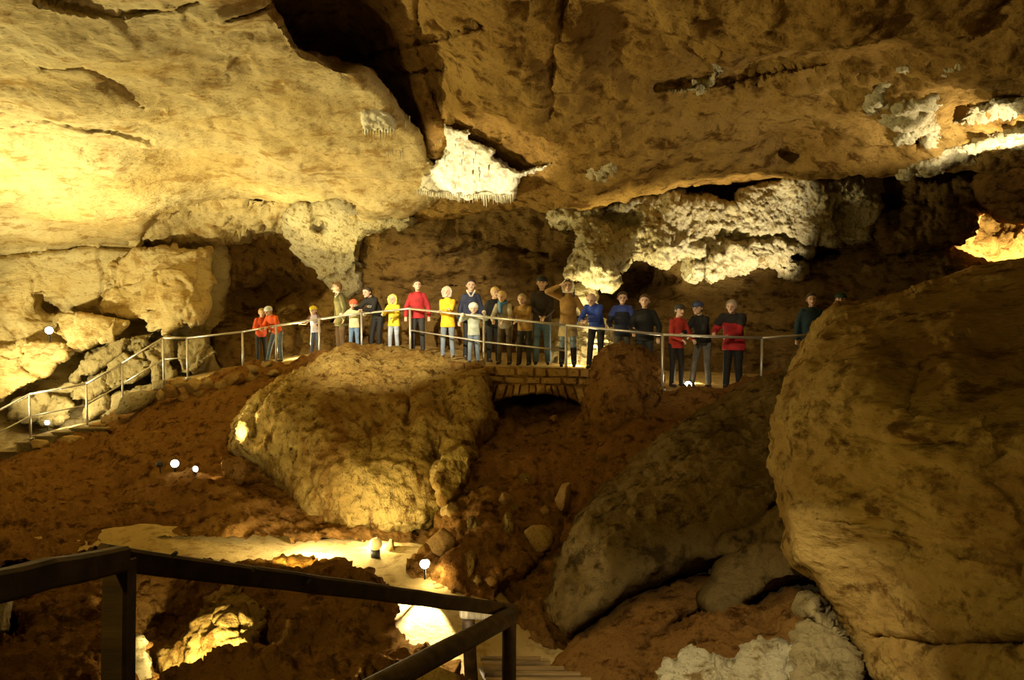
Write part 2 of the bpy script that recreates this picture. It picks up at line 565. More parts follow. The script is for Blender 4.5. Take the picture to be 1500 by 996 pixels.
# roof: bright sloping vault on the left
rock('ceiling', [(-330, -260), (60, -260), (395, -240), (398, 0), (415, 30), (440, 66), (500, 96), (540, 112), (572, 148), (598, 178), (622, 214), (652, 258), (648, 290),
                 (610, 312), (560, 322), (520, 318), (470, 300), (430, 300), (380, 296), (300, 296), (240, 304), (210, 326), (205, 356), (120, 366), (0, 376), (-330, 400)],
     [(-300, -240, 6.5), (0, -240, 6.2), (380, -240, 6.6), (0, 0, 9.2), (200, 0, 9.4), (390, 0, 10.0), (-300, 200, 13), (0, 200, 14), (200, 200, 14.3), (400, 150, 12.8), (560, 170, 14.2),
      (420, 250, 16.8), (620, 240, 16.4), (640, 290, 18.2), (550, 315, 19.3), (430, 298, 20), (300, 292, 20.2), (200, 345, 21.8), (0, 365, 22.2), (-300, 380, 20.5)],
     R_PALE, LROOF, 'bright yellow sloping roof vault over the stair', 'cave ceiling', 'structure', step=3.2, back=1.4, rpx=14, rdep=.35,
     bumps=[(90, 150, 90, 35, .35), (160, 110, 60, 20, -.2), (340, 30, 60, 22, .3), (60, 205, 60, 16, -.25), (500, 300, 26, 14, -1.0), (280, 240, 40, 10, -.18)],
     cracks=[([(0, 188), (60, 182), (150, 190), (220, 210)], 3, .22), ([(60, 0), (110, 14), (170, 24), (230, 14), (290, 0)], 3, .22), ([(60, 96), (120, 90), (160, 108), (210, 150)], 3, .15),
             ([(330, 28), (370, 18), (400, 6)], 3, .25), ([(480, 292), (520, 300), (530, 322)], 4, .4)])
# roof: brown vault in the middle and on the right
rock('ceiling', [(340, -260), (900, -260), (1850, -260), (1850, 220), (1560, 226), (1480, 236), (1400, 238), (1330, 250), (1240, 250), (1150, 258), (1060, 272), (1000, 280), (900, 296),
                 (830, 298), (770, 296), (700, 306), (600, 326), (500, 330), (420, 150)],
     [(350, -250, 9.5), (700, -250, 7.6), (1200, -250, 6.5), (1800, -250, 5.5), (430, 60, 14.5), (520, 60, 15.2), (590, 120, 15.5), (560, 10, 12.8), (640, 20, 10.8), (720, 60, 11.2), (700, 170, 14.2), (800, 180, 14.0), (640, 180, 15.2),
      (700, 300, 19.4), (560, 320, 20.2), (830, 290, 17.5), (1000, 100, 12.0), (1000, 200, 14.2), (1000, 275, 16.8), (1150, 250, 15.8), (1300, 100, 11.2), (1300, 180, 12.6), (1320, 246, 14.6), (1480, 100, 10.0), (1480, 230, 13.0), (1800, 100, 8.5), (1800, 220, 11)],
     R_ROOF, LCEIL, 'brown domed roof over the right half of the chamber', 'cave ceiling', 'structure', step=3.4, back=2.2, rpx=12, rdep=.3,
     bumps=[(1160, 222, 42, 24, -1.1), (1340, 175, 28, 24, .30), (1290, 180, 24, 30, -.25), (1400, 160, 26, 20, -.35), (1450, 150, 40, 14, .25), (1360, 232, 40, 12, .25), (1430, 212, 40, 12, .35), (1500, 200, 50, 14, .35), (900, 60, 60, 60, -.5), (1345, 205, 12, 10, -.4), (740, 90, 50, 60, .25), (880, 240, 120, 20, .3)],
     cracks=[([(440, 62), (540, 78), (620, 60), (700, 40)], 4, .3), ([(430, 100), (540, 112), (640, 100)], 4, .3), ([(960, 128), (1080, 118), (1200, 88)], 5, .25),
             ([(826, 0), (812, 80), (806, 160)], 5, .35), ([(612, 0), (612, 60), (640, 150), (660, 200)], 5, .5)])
# hanging slab at top right
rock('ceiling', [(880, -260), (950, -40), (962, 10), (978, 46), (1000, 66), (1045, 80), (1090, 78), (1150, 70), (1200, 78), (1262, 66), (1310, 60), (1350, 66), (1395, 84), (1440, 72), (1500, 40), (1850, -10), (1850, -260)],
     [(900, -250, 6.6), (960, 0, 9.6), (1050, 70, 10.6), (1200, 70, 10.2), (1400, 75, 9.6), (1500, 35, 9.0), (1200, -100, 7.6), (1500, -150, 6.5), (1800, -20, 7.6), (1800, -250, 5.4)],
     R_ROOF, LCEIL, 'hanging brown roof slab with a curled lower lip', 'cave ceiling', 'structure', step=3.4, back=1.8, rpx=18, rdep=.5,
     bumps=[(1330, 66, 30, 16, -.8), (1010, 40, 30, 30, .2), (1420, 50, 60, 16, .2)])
# stone pillar under the left vault
rock('rock_pillar', [(420, 312), (440, 296), (500, 290), (560, 312), (610, 316), (600, 328), (556, 342), (536, 352), (528, 380), (530, 424), (510, 440), (488, 430), (470, 408), (448, 384), (424, 358)],
     [(430, 330, 20.6), (500, 310, 19.6), (600, 316, 19.4), (520, 350, 20.6), (510, 425, 22.4), (450, 370, 21.4)],
     R_FLOW, LPALE, 'bright pale rock pillar hanging beside the dark hollow', 'rock', None, step=2.6, back=1.6, rpx=8, rdep=.4, inset=6, bumps=[(470, 330, 16, 12, -.6)])
# rough recess under the vault
rock('rock_shelf', [(196, 330), (230, 300), (300, 290), (380, 290), (440, 300), (436, 340), (330, 352), (260, 362), (200, 366)],
     [(200, 350, 22), (300, 300, 21.4), (430, 310, 20.8), (320, 350, 22.6), (430, 340, 22.2)], R_PALE, LBOUL + [('cell', .7, .25)], 'rough broken ledge rock under the bright vault', 'rock', None, step=2.8, back=1.0, rpx=8, rdep=.2)
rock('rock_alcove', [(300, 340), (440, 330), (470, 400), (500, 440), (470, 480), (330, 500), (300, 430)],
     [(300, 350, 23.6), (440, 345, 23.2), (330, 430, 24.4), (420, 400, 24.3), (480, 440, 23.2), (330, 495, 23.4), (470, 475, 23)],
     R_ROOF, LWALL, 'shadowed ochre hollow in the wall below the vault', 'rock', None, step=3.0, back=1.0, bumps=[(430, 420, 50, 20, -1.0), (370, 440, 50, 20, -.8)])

rock('rock_bank', [(316, 476), (350, 468), (380, 474), (410, 464), (440, 476), (480, 470), (520, 480), (520, 520), (470, 528), (420, 534), (330, 548), (310, 520)],
     [(320, 485, 23.0), (400, 480, 22.6), (510, 485, 22.2), (330, 540, 22.0), (420, 530, 21.8), (510, 515, 21.7)], R_BACK, LBOUL, 'brown rock bank behind the couple in orange jackets', 'rock', None, step=2.6, back=.8, rpx=8, rdep=.3,
     cracks=[([(432, 530), (438, 500), (436, 480)], 4, .3)])
# pale blocks of the left wall
blocks = [
    ('leaning_block', [(163, 384), (190, 366), (250, 360), (306, 364), (308, 388), (320, 414), (306, 428), (306, 448), (296, 470), (268, 480), (244, 494), (222, 484), (208, 468), (150, 462), (142, 450), (158, 420)],
     [(165, 390, 22.0), (190, 420, 21.9), (225, 420, 21.2), (300, 370, 21.8), (310, 420, 21.8), (240, 485, 21.0), (150, 455, 21.9), (270, 440, 21.0)], R_PALE, 'large cream leaning block with a ribbed darker edge', 12, .35),
    ('tilted_block', [(82, 470), (96, 456), (130, 462), (170, 466), (190, 472), (176, 490), (164, 496), (140, 502), (120, 512), (104, 508), (92, 496), (76, 488)],
     [(85, 472, 21.2), (130, 466, 21.0), (185, 474, 21.2), (115, 508, 20.7)], R_PALE, 'tilted cream block beside the bright wall lamp', 8, .25),
    ('wall_buttress', [(-60, 520), (30, 498), (62, 496), (100, 506), (112, 514), (90, 530), (70, 550), (40, 566), (0, 590), (-60, 640)],
     [(-40, 540, 20.3), (60, 500, 21.0), (100, 510, 20.8), (0, 580, 20.0)], R_PALE, 'smooth yellow buttress low on the left wall', 10, .3),
    ('cracked_slab', [(100, 556), (130, 520), (160, 502), (190, 492), (232, 486), (218, 502), (170, 524), (140, 548), (110, 560)],
     [(110, 555, 20.7), (160, 505, 21), (225, 488, 21.2)], R_GREY, 'long grey slab lying against the wall highest of three', 7, .2),
    ('cracked_slab', [(108, 570), (150, 544), (178, 520), (206, 506), (212, 520), (216, 548), (190, 560), (130, 584), (106, 584)],
     [(110, 580, 20.4), (180, 522, 20.8), (214, 545, 20.7)], R_GREY, 'grey slab behind the stair railing below the long one', 7, .2),
    ('cracked_slab', [(214, 504), (244, 488), (252, 492), (256, 552), (246, 560), (222, 560)],
     [(215, 510, 20.9), (250, 495, 21), (250, 555, 20.7)], R_GREY, 'upright grey slab behind the railing corner posts', 6, .2),
    ('cracked_slab', [(256, 500), (300, 492), (314, 502), (322, 520), (306, 530), (288, 548), (262, 550)],
     [(258, 505, 21), (310, 500, 21.1), (290, 545, 20.8)], R_GREY, 'yellowish slab just past the railing corner', 6, .2),
    ('cracked_slab', [(18, 584), (60, 572), (100, 584), (112, 596), (96, 620), (30, 626), (4, 610)],
     [(20, 590, 20.3), (100, 590, 20.4), (60, 622, 20.2)], R_GREY, 'low grey slab behind the lit landing lamp', 6, .2),
    ('cracked_slab', [(132, 596), (176, 570), (226, 560), (232, 574), (200, 600), (140, 616), (126, 612)],
     [(135, 605, 20.4), (220, 565, 20.7)], R_GREY, 'dim slab between the lit landing and the upper stair', 6, .2),
]
for nm, pl, ct, mt, lb, rp, rd in blocks:
    rock(nm, pl, ct, mt, [('fbm', 1.4, .08), ('facet', 1.2, .14), ('facet', .4, .03), ('fine', .15, .015)], lb, 'rock', None, step=2.2, back=.9, rpx=4, rdep=.10, inset=2, jitter=2.2, smooth=False,
         bumps=[(196, 415, 20, 60, -.35)] if nm == 'leaning_block' else ())

# flowstone draped over the back wall
rock('flowstone', [(800, 304), (840, 294), (872, 292), (885, 306), (905, 292), (950, 284), (1000, 282), (1012, 292), (1040, 292), (1075, 300), (1082, 278), (1110, 268), (1160, 262), (1215, 262), (1255, 266), (1286, 268), (1288, 310), (1282, 352),
                   (1250, 362), (1200, 356), (1130, 350), (1085, 356), (1052, 372), (1030, 380), (1004, 384), (985, 386), (958, 384), (930, 378), (910, 390), (902, 412), (884, 420), (862, 414), (838, 406), (828, 396), (836, 376), (846, 352), (842, 334), (820, 330), (806, 326)],
     [(805, 310, 18.4), (860, 330, 18.0), (880, 410, 17.9), (950, 300, 18.1), (990, 370, 17.8), (1080, 300, 17.9), (1100, 345, 18.0), (1200, 270, 17.8), (1270, 350, 18.1)],
     R_FLOW, LFLOW, 'cream popcorn flowstone curtain brightly lit on the back wall', 'flowstone', None, step=1.7, back=1.4, rpx=9, rdep=.35, inset=6, jitter=4,
     bumps=[(920, 330, 22, 10, -.9), (905, 318, 30, 9, -.8), (1060, 345, 16, 8, -.5), (1235, 330, 14, 40, -.3), (870, 385, 30, 28, .35), (985, 360, 30, 20, .3)])
rock('flowstone', [(1008, 390), (1040, 372), (1072, 358), (1110, 350), (1150, 352), (1184, 370), (1160, 376), (1182, 388), (1166, 402), (1140, 398), (1108, 388), (1084, 392), (1064, 398), (1050, 418), (1038, 414), (1030, 400), (1014, 404)],
     [(1010, 395, 17.8), (1100, 355, 17.7), (1170, 380, 18.0), (1050, 412, 17.8)], R_FLOW, LFLOW, 'smaller lower lobe of cream flowstone above the men in red', 'flowstone', None, step=1.7, back=1.2, rpx=8, rdep=.3, inset=4, jitter=4)
rock('flowstone', [(1288, 272), (1340, 262), (1400, 262), (1440, 266), (1432, 300), (1424, 340), (1400, 356), (1340, 362), (1288, 360)],
     [(1290, 280, 18.0), (1430, 280, 17.2), (1420, 345, 17.4), (1300, 355, 18.0)], R_BACK, LFLOW, 'dim umber flowstone bulge at the end of the wall', 'flowstone', None, step=2.6, back=1.4, rpx=10, rdep=.4, bumps=[(1310, 300, 16, 30, -.6)])
rock('stalagmite', [(842, 424), (856, 424), (866, 436), (868, 452), (860, 462), (846, 458), (840, 440)], [(850, 430, 18.6), (862, 455, 18.6), (842, 450, 18.6)],
     R_FLOW, LFLOW, 'pale knobbly stalagmite boss behind the woman in tan', 'flowstone', None, step=1.6, back=.6, rpx=12, rdep=.3, jitter=1)
rock('popcorn_rock', [(806, 540), (812, 480), (830, 470), (870, 470), (890, 480), (896, 540), (860, 548)], [(812, 500, 18.2), (890, 500, 18.2), (850, 540, 17.7)],
     R_FLOW, LFLOW, 'knobbly rock lit from the ground behind the railing', 'rock', None, step=2.0, back=1.0, rpx=14, rdep=.5)
# bright side passage at far right
rock('passage_rock', [(1404, 364), (1424, 346), (1432, 322), (1446, 312), (1500, 318), (1600, 318), (1600, 400), (1470, 400), (1420, 390)],
     [(1410, 360, 20.6), (1450, 320, 21.2), (1560, 330, 21.5), (1560, 390, 20.5)], R_PALE, LPALE, 'glowing cream rock in the side passage', 'rock', None, step=2.6, back=.8)
rock('passage_boulder', [(1472, 352), (1482, 342), (1520, 340), (1600, 344), (1600, 400), (1490, 400), (1474, 372)], [(1475, 360, 19.4), (1560, 350, 19.0), (1520, 390, 19)], R_PALE, LPALE,
     'smooth tan boulder inside the side passage', 'boulder', None, step=2.6, back=.8, rpx=10, rdep=.4)
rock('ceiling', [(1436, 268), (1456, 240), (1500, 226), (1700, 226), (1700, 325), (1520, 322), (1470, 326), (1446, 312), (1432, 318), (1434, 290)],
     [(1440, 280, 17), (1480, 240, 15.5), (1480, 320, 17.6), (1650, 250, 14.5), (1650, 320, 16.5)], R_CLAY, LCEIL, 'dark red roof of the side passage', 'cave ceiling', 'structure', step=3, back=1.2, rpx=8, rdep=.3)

# white calcite on the roof, with stalactites
CALC = rock('calcite_patch', [(652, 182), (672, 188), (694, 192), (690, 204), (712, 214), (730, 220), (722, 228), (742, 240), (760, 252), (790, 242), (816, 236), (800, 246), (776, 256), (764, 262), (758, 286), (742, 292), (720, 288), (690, 288), (660, 290), (640, 284), (612, 282), (620, 262), (636, 236), (650, 222), (652, 200)],
     [(660, 190, 14.7), (700, 210, 15.0), (740, 240, 15.4), (810, 238, 15.4), (640, 240, 15.9), (620, 280, 16.9), (690, 286, 16.9), (750, 288, 16.7)],
     R_WHITE, [('fbm', .8, .10), ('terrace', .5, .05, (1, 1, .6)), ('fine', .12, .03), ('knob', .2, .03)], 'white calcite fringe on the roof hung with small stalactites', 'flowstone', None, step=1.7, back=1.6, rpx=6, rdep=.12, jitter=2.5)
CALC2 = rock('calcite_patch', [(532, 160), (548, 154), (562, 160), (574, 166), (582, 180), (572, 190), (548, 188), (534, 196), (530, 180)],
     [(535, 165, 13.8), (575, 170, 14.0), (535, 192, 14.3)], R_WHITE, [('fbm', .5, .06), ('fine', .1, .03), ('knob', .15, .03)], 'small pale calcite patch high on the bright vault', 'flowstone', None, step=1.6, back=.5, rpx=5, rdep=.1)

# ------------------------------------------------------------------ ground
LPATH = [('fbm', 1.4, .03), ('fine', .2, .008)]
rock('floor', [(-330, 800), (100, 782), (200, 770), (340, 776), (450, 786), (560, 792), (660, 810), (720, 860), (800, 930), (900, 990), (1000, 1300), (400, 1300), (560, 1000), (520, 880), (440, 840), (200, 850), (-330, 880)],
     [(-330, 800, 11.6), (100, 790, 11.7), (350, 790, 11.9), (540, 800, 12.0), (640, 835, 11.0), (560, 870, 10.2), (700, 900, 10.0), (640, 940, 9.3), (800, 960, 9.4), (650, 1200, 6.9), (300, 840, 10.3), (-330, 870, 9.8)],
     R_PATH, LPATH, 'trodden pale clay path across the pit floor', 'cave floor', 'structure', step=3.2, back=.6)
rock('ground_slope', [(-330, 900), (-330, 700), (0, 668), (60, 655), (128, 632), (170, 604), (240, 566), (340, 540), (420, 528), (520, 506), (620, 530), (640, 700), (620, 812), (520, 800), (430, 798), (330, 784), (200, 792), (100, 822), (-100, 850)],
     [(-300, 720, 17), (-300, 860, 11), (0, 670, 18.7), (130, 636, 19.2), (240, 570, 19.9), (420, 532, 19.8), (520, 512, 19.4), (610, 540, 18.6), (0, 790, 11.8), (200, 782, 11.9), (380, 792, 11.8), (550, 800, 12.2), (100, 720, 14.6), (250, 650, 16.6), (300, 720, 13.4), (330, 680, 14.9), (420, 700, 14.6), (600, 700, 15)],
     R_CLAY, LCLAY, 'dark clay slope below the stair and left railing', 'cave floor', 'structure', step=3.0, back=0,
     bumps=[(225, 745, 60, 30, .35), (165, 720, 20, 50, -.35), (320, 660, 30, 24, .4), (30, 700, 60, 20, .2), (340, 770, 50, 16, .3)])
rock('ground_slope', [(600, 850), (620, 780), (680, 690), (700, 600), (720, 560), (860, 560), (960, 578), (1010, 572), (1060, 572), (1130, 545), (1260, 520), (1260, 700), (1000, 860), (880, 960), (780, 940), (700, 880)],
     [(610, 840, 10.9), (640, 780, 11.6), (700, 690, 13.2), (720, 610, 16.4), (780, 590, 17.6), (850, 600, 16.4), (900, 620, 14.6), (980, 580, 15.3), (1060, 575, 15.2), (1150, 540, 15.6), (1000, 680, 12.4), (850, 740, 11.8), (760, 760, 11.6), (800, 860, 10.4), (900, 940, 9.6), (1200, 650, 12.5)],
     R_CLAY, LCLAY, 'red-brown clay slope under the stone arch bridge', 'cave floor', 'structure', step=2.8, back=0,
     bumps=[(700, 790, 40, 40, .35), (740, 830, 30, 30, .25), (660, 820, 30, 30, .3)], cracks=[([(740, 870), (820, 800), (830, 760)], 8, .25)])
rock('ground_slope', [(-330, 1300), (-330, 850), (-60, 842), (40, 850), (180, 838), (300, 836), (390, 820), (430, 815), (480, 822), (530, 846), (556, 880), (566, 930), (600, 960), (650, 975), (700, 1010), (720, 1300)],
     [(-300, 860, 9.3), (-300, 1200, 5.2), (0, 870, 8.8), (100, 920, 7.8), (200, 850, 9.4), (330, 845, 9.2), (250, 930, 8.4), (280, 990, 7.4), (420, 820, 9.9), (420, 900, 8.2), (540, 870, 9.2), (560, 960, 7.8), (680, 1010, 6.9), (400, 1200, 4.8), (0, 990, 6.6)],
     R_CLAY, LCLAY, 'near clay bank below the wooden handrail', 'cave floor', 'structure', step=3.0, back=.5, rpx=10, rdep=.25,
     bumps=[(20, 925, 26, 26, -1.0), (140, 890, 60, 40, .2), (470, 900, 60, 40, .25), (230, 930, 60, 50, -.7)])
LITROCK = rock('fissured_rock', [(236, 1010), (226, 978), (232, 956), (262, 930), (284, 902), (300, 872), (322, 850), (346, 846), (362, 862), (392, 888), (394, 912), (376, 934), (356, 962), (340, 1010)],
     [(230, 985, 7.7), (300, 890, 8.0), (330, 850, 8.5), (340, 920, 7.5), (385, 905, 7.8), (300, 985, 7.3)], R_BOULD, LBOUL + [('cell', .35, .05)], 'yellow fissured rock glowing from a hidden lamp below the handrail', 'rock', None, step=2.4, back=1.0, rpx=10, rdep=.35)
rock('upright_stone', [(182, 985), (184, 950), (196, 930), (208, 936), (206, 960), (200, 990)], [(185, 960, 7.3), (200, 940, 7.3), (195, 985, 7.2)], R_FLOW, LFLOW, 'small pale upright stone beside the near handrail post', 'stone', None, step=2, back=.3, rpx=8, rdep=.15, jitter=1)
rock('mound', [(180, 1020), (240, 992), (300, 978), (350, 968), (420, 966), (500, 976), (560, 990), (600, 1020), (620, 1200), (150, 1200)],
     [(200, 1000, 5.7), (300, 980, 5.7), (420, 968, 5.7), (560, 992, 5.7), (400, 1150, 4.3), (200, 1150, 4.4)], R_CLAY, LCLAY, 'dark clay mound at the very bottom before the glowing rock', 'rock', None, step=3, back=.5, rpx=14, rdep=.4)

# ------------------------------------------------------------------ boulders
rock('boulder', [(498, 502), (520, 498), (548, 506), (590, 514), (640, 520), (690, 534), (716, 548), (722, 590), (720, 626), (704, 660), (692, 700), (668, 740), (640, 764), (606, 786), (560, 792), (520, 796), (478, 784), (440, 752), (400, 712), (374, 682), (352, 672), (336, 656), (338, 630), (350, 602), (374, 574), (420, 548), (462, 524)],
     [(500, 508, 17.2), (600, 518, 17.6), (700, 545, 15.6), (460, 530, 17.0), (620, 560, 15.4), (520, 560, 15.6), (340, 645, 15.0), (400, 600, 14.6), (500, 640, 13.6), (620, 640, 13.7), (710, 620, 14.6), (680, 720, 13.0), (600, 760, 12.6), (520, 785, 12.6), (420, 720, 13.6), (540, 720, 12.8)],
     R_BOULD, LBOUL, 'huge ochre boulder under the visitors with a lit left nose', 'boulder', None, step=2.6, back=2.5, rpx=26, rdep=.9, inset=14,
     bumps=[(560, 640, 14, 60, -.18), (600, 610, 10, 40, -.15), (640, 680, 18, 60, -.25), (470, 600, 60, 40, .15), (540, 680, 10, 30, -.15)],
     cracks=[([(430, 660), (428, 700)], 3, .12), ([(540, 620), (548, 680)], 4, .18), ([(600, 560), (596, 620)], 4, .15), ([(655, 560), (660, 620)], 4, .15), ([(420, 550), (380, 600), (372, 640)], 5, .25)])
rock('leaf_stone', [(632, 700), (640, 676), (660, 656), (680, 650), (694, 662), (696, 690), (684, 716), (664, 736), (644, 738)], [(635, 700, 12.2), (680, 655, 12.7), (690, 700, 12.4), (655, 735, 11.9)],
     R_BOULD, LBOUL, 'leaf-shaped pale slab leaning on the huge boulder', 'rock', None, step=2.2, back=.8, rpx=12, rdep=.35)
rock('boulder', [(856, 620), (862, 570), (870, 536), (884, 518), (906, 510), (934, 510), (952, 520), (960, 545), (968, 572), (982, 592), (960, 630), (900, 640)],
     [(860, 600, 14.9), (870, 540, 15.1), (910, 512, 15.2), (955, 540, 15.1), (910, 570, 14.5), (960, 620, 14.5), (900, 636, 14.2)], R_CLAY, LCLAY, 'brown hump boulder hiding the legs of men in dark jackets', 'boulder', None, step=2.4, back=1.0, rpx=22, rdep=.6, inset=5)
rock('boulder', [(1172, 520), (1150, 545), (1110, 552), (1060, 578), (1010, 610), (950, 655), (900, 700), (850, 745), (822, 790), (802, 840), (796, 868), (788, 884), (796, 906), (812, 926), (836, 934), (868, 912), (900, 882), (950, 850), (1000, 832), (1056, 822), (1100, 845), (1200, 840), (1240, 700), (1240, 540)],
     [(1170, 530, 13.6), (1060, 580, 13.2), (950, 658, 12.0), (850, 748, 10.6), (800, 850, 9.8), (820, 928, 9.0), (900, 800, 9.5), (1000, 700, 10.4), (1100, 640, 11.0), (1000, 825, 9.2), (1100, 830, 9.0), (1220, 700, 9.4)],
     R_SLAB, LSLAB, 'grey-olive slanting slab boulder leaning to the right', 'boulder', None, step=2.8, back=1.6, rpx=22, rdep=.6, inset=8,
     bumps=[(1030, 640, 60, 40, .12), (1090, 620, 40, 40, -.12)], cracks=[([(1045, 800), (1060, 780), (1100, 770), (1150, 730)], 5, .2)])
rock('boulder', [(1032, 880), (1052, 858), (1056, 826), (1100, 800), (1150, 790), (1210, 800), (1220, 860), (1170, 854), (1130, 862), (1080, 892), (1056, 900)],
     [(1040, 880, 8.6), (1056, 835, 8.9), (1150, 800, 8.9), (1200, 850, 8.6), (1060, 895, 8.4)], R_SLAB, LSLAB, 'angular olive block wedged under the slanting slab', 'boulder', None, step=2.6, back=1.2, rpx=10, rdep=.3)
rock('boulder', [(800, 1000), (822, 962), (850, 930), (890, 896), (940, 868), (990, 856), (1044, 850), (1060, 870), (1020, 900), (960, 940), (940, 1000), (920, 1200), (780, 1200)],
     [(820, 980, 8.4), (860, 925, 8.9), (950, 868, 9.2), (1040, 860, 9.3), (950, 920, 8.4), (850, 1100, 6.4)], R_CLAY, LSLAB, 'dark rounded boulder beside the wooden steps', 'boulder', None, step=2.8, back=1.2, rpx=20, rdep=.5)
rock('boulder', [(912, 1000), (914, 972), (936, 944), (984, 922), (1040, 902), (1090, 884), (1130, 868), (1180, 866), (1230, 900), (1240, 1200), (900, 1200)],
     [(915, 985, 7.8), (985, 925, 8.2), (1100, 885, 8.4), (1200, 890, 8.0), (1050, 1000, 7.0), (1050, 1180, 5.6)], R_CLAY, LBOUL, 'reddish broken rock behind the white rock', 'boulder', None, step=2.8, back=1.0, rpx=14, rdep=.35,
     bumps=[(1150, 900, 20, 16, .3)])
rock('boulder', [(958, 1010), (966, 980), (972, 960), (990, 966), (1000, 950), (1024, 944), (1050, 950), (1070, 964), (1090, 948), (1130, 942), (1172, 954), (1190, 972), (1196, 1200), (950, 1200)],
     [(962, 1000, 6.7), (1020, 948, 7.0), (1120, 945, 7.0), (1190, 980, 6.8), (1070, 1150, 5.2)], R_FLOW, [('fbm', .9, .08), ('facet', .5, .08), ('fine', .10, .03)], 'pale whitish rock at the bottom edge lit from above', 'boulder', None, step=2.4, back=.7, rpx=12, rdep=.3)
rock('round_stone', [(1146, 930), (1146, 912), (1160, 904), (1180, 904), (1188, 920), (1184, 940), (1160, 944)], [(1150, 920, 7.6), (1180, 915, 7.6), (1165, 938, 7.5)], R_CLAY, LSLAB, 'round brown stone beside the grey dripstone column', 'stone', None, step=2.2, back=.4, rpx=14, rdep=.3, jitter=1)
rock('dripstone_column', [(1176, 1010), (1172, 940), (1180, 912), (1190, 906), (1184, 892), (1188, 880), (1200, 880), (1206, 896), (1230, 910), (1242, 950), (1250, 1010), (1250, 1150), (1180, 1150)],
     [(1178, 960, 6.9), (1194, 890, 7.2), (1220, 930, 6.9), (1210, 1100, 6.0)], R_GREY, LFLOW, 'knobbly grey dripstone column at the foot of the near boulder', 'flowstone', None, step=2.2, back=.7, rpx=12, rdep=.3, jitter=1.5)
rock('boulder', [(1176, 500), (1188, 476), (1206, 456), (1240, 440), (1290, 432), (1340, 418), (1380, 402), (1430, 390), (1500, 376), (1620, 364), (1850, 350), (1850, 1300), (1340, 1300), (1300, 1060), (1262, 990), (1240, 930), (1216, 888), (1192, 856), (1160, 834), (1148, 812), (1146, 770), (1138, 700), (1136, 640), (1132, 612), (1142, 580), (1160, 540)],
     [(1136, 640, 7.8), (1150, 800, 7.2), (1180, 500, 8.6), (1250, 440, 9.2), (1400, 400, 9.3), (1600, 366, 9.0), (1830, 352, 8), (1260, 560, 7.1), (1260, 700, 6.7), (1400, 500, 7.2), (1450, 650, 6.0), (1240, 900, 6.9), (1300, 1000, 6.2), (1400, 850, 5.6), (1500, 950, 5.0), (1700, 600, 5.4), (1700, 1200, 4.0), (1400, 1200, 4.8)],
     R_NEAR, LNEAR, 'giant near brown boulder filling the right side', 'boulder', None, step=2.6, back=2.5, rpx=24, rdep=.7, inset=14,
     bumps=[(1330, 540, 40, 60, -.18), (1260, 760, 120, 30, .12), (1330, 800, 80, 12, -.12), (1350, 650, 60, 16, -.08), (1400, 940, 140, 16, -.14)],
     cracks=[([(1350, 540), (1340, 570), (1330, 600)], 4, .12), ([(1260, 640), (1330, 655), (1400, 650)], 4, .07), ([(1200, 760), (1290, 770), (1400, 800), (1500, 830)], 5, .08), ([(1240, 540), (1330, 520), (1420, 530)], 4, .06), ([(1290, 930), (1380, 945), (1500, 940)], 6, .12)])

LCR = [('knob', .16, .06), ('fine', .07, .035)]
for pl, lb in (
        ([(1300, 168), (1322, 150), (1340, 134), (1366, 132), (1372, 148), (1356, 160), (1372, 178), (1376, 196), (1360, 210), (1344, 200), (1330, 210), (1312, 214), (1302, 200), (1316, 188)], 'ragged lamp-lit patch in pale colour on the right roof'),
        ([(1316, 240), (1340, 232), (1362, 226), (1392, 214), (1420, 204), (1450, 196), (1500, 190), (1600, 182), (1600, 214), (1500, 222), (1450, 222), (1410, 228), (1380, 240), (1344, 254), (1352, 244), (1322, 248)], 'long glaring lit streak in pale colour at the right roof edge'),
        ([(1400, 168), (1446, 156), (1450, 140), (1500, 142), (1600, 140), (1600, 168), (1500, 172), (1440, 178), (1396, 182)], 'lit patch in pale colour above the glaring streak'),
        ([(1274, 146), (1288, 132), (1292, 120), (1298, 120), (1296, 134), (1304, 140), (1286, 148)], 'small lit fleck in pale colour left of the ragged patch'),
        ([(1316, 100), (1330, 98), (1336, 102), (1326, 108), (1316, 106)], 'tiny lit spot in pale colour below the hanging slab'),
        ([(1382, 100), (1392, 94), (1412, 86), (1408, 94), (1390, 106)], 'thin lit trace in pale colour beside the hanging slab'),
        ([(980, 130), (1010, 122), (1040, 118), (1044, 96), (1052, 80), (1062, 98), (1050, 112), (1040, 126), (1016, 140), (984, 136)], 'lit smear in pale colour with an upright tip below the slab'),
        ([(860, 248), (884, 238), (902, 240), (890, 250), (864, 254)], 'small lit spot in pale colour right of the stalactite fringe'),
):
    rock('calcite_crust', pl, [], R_FLOW, LCR, lb, 'flowstone', None, step=2.0, back=.12, jitter=6, over='ceiling.001', lift=.09)  # paler colour stands in for lamplight on the same roof rock

# ================================================================== VISITOR PATH, RAILING
# railing posts: pixel x, top y, foot y, depth
RAIL = [(-95, 652, 712, 18.6), (45, 577, 642, 18.9), (128, 562, 624, 19.4), (180, 532, 592, 19.9), (240, 495, 557, 20.2), (275, 495, 553, 20.3), (356, 486, 541, 20.4), (405, 477, 531, 20.2), (468, 467, 522, 19.9), (530, 459, 516, 19.6),
        (601, 452, 515, 18.4), (709, 464, 537, 16.7), (829, 476, 551, 16.1), (970, 490, 570, 15.4), (1115, 495, 573, 15.4), (1240, 487, 562, 16.2)]
railx = np.array([r[0] for r in RAIL], float)


def rail_d(px): return 1.0 / np.interp(px, railx, [1.0 / r[3] for r in RAIL])


rail_foot = [P(r[0], r[2], r[3]) for r in RAIL]


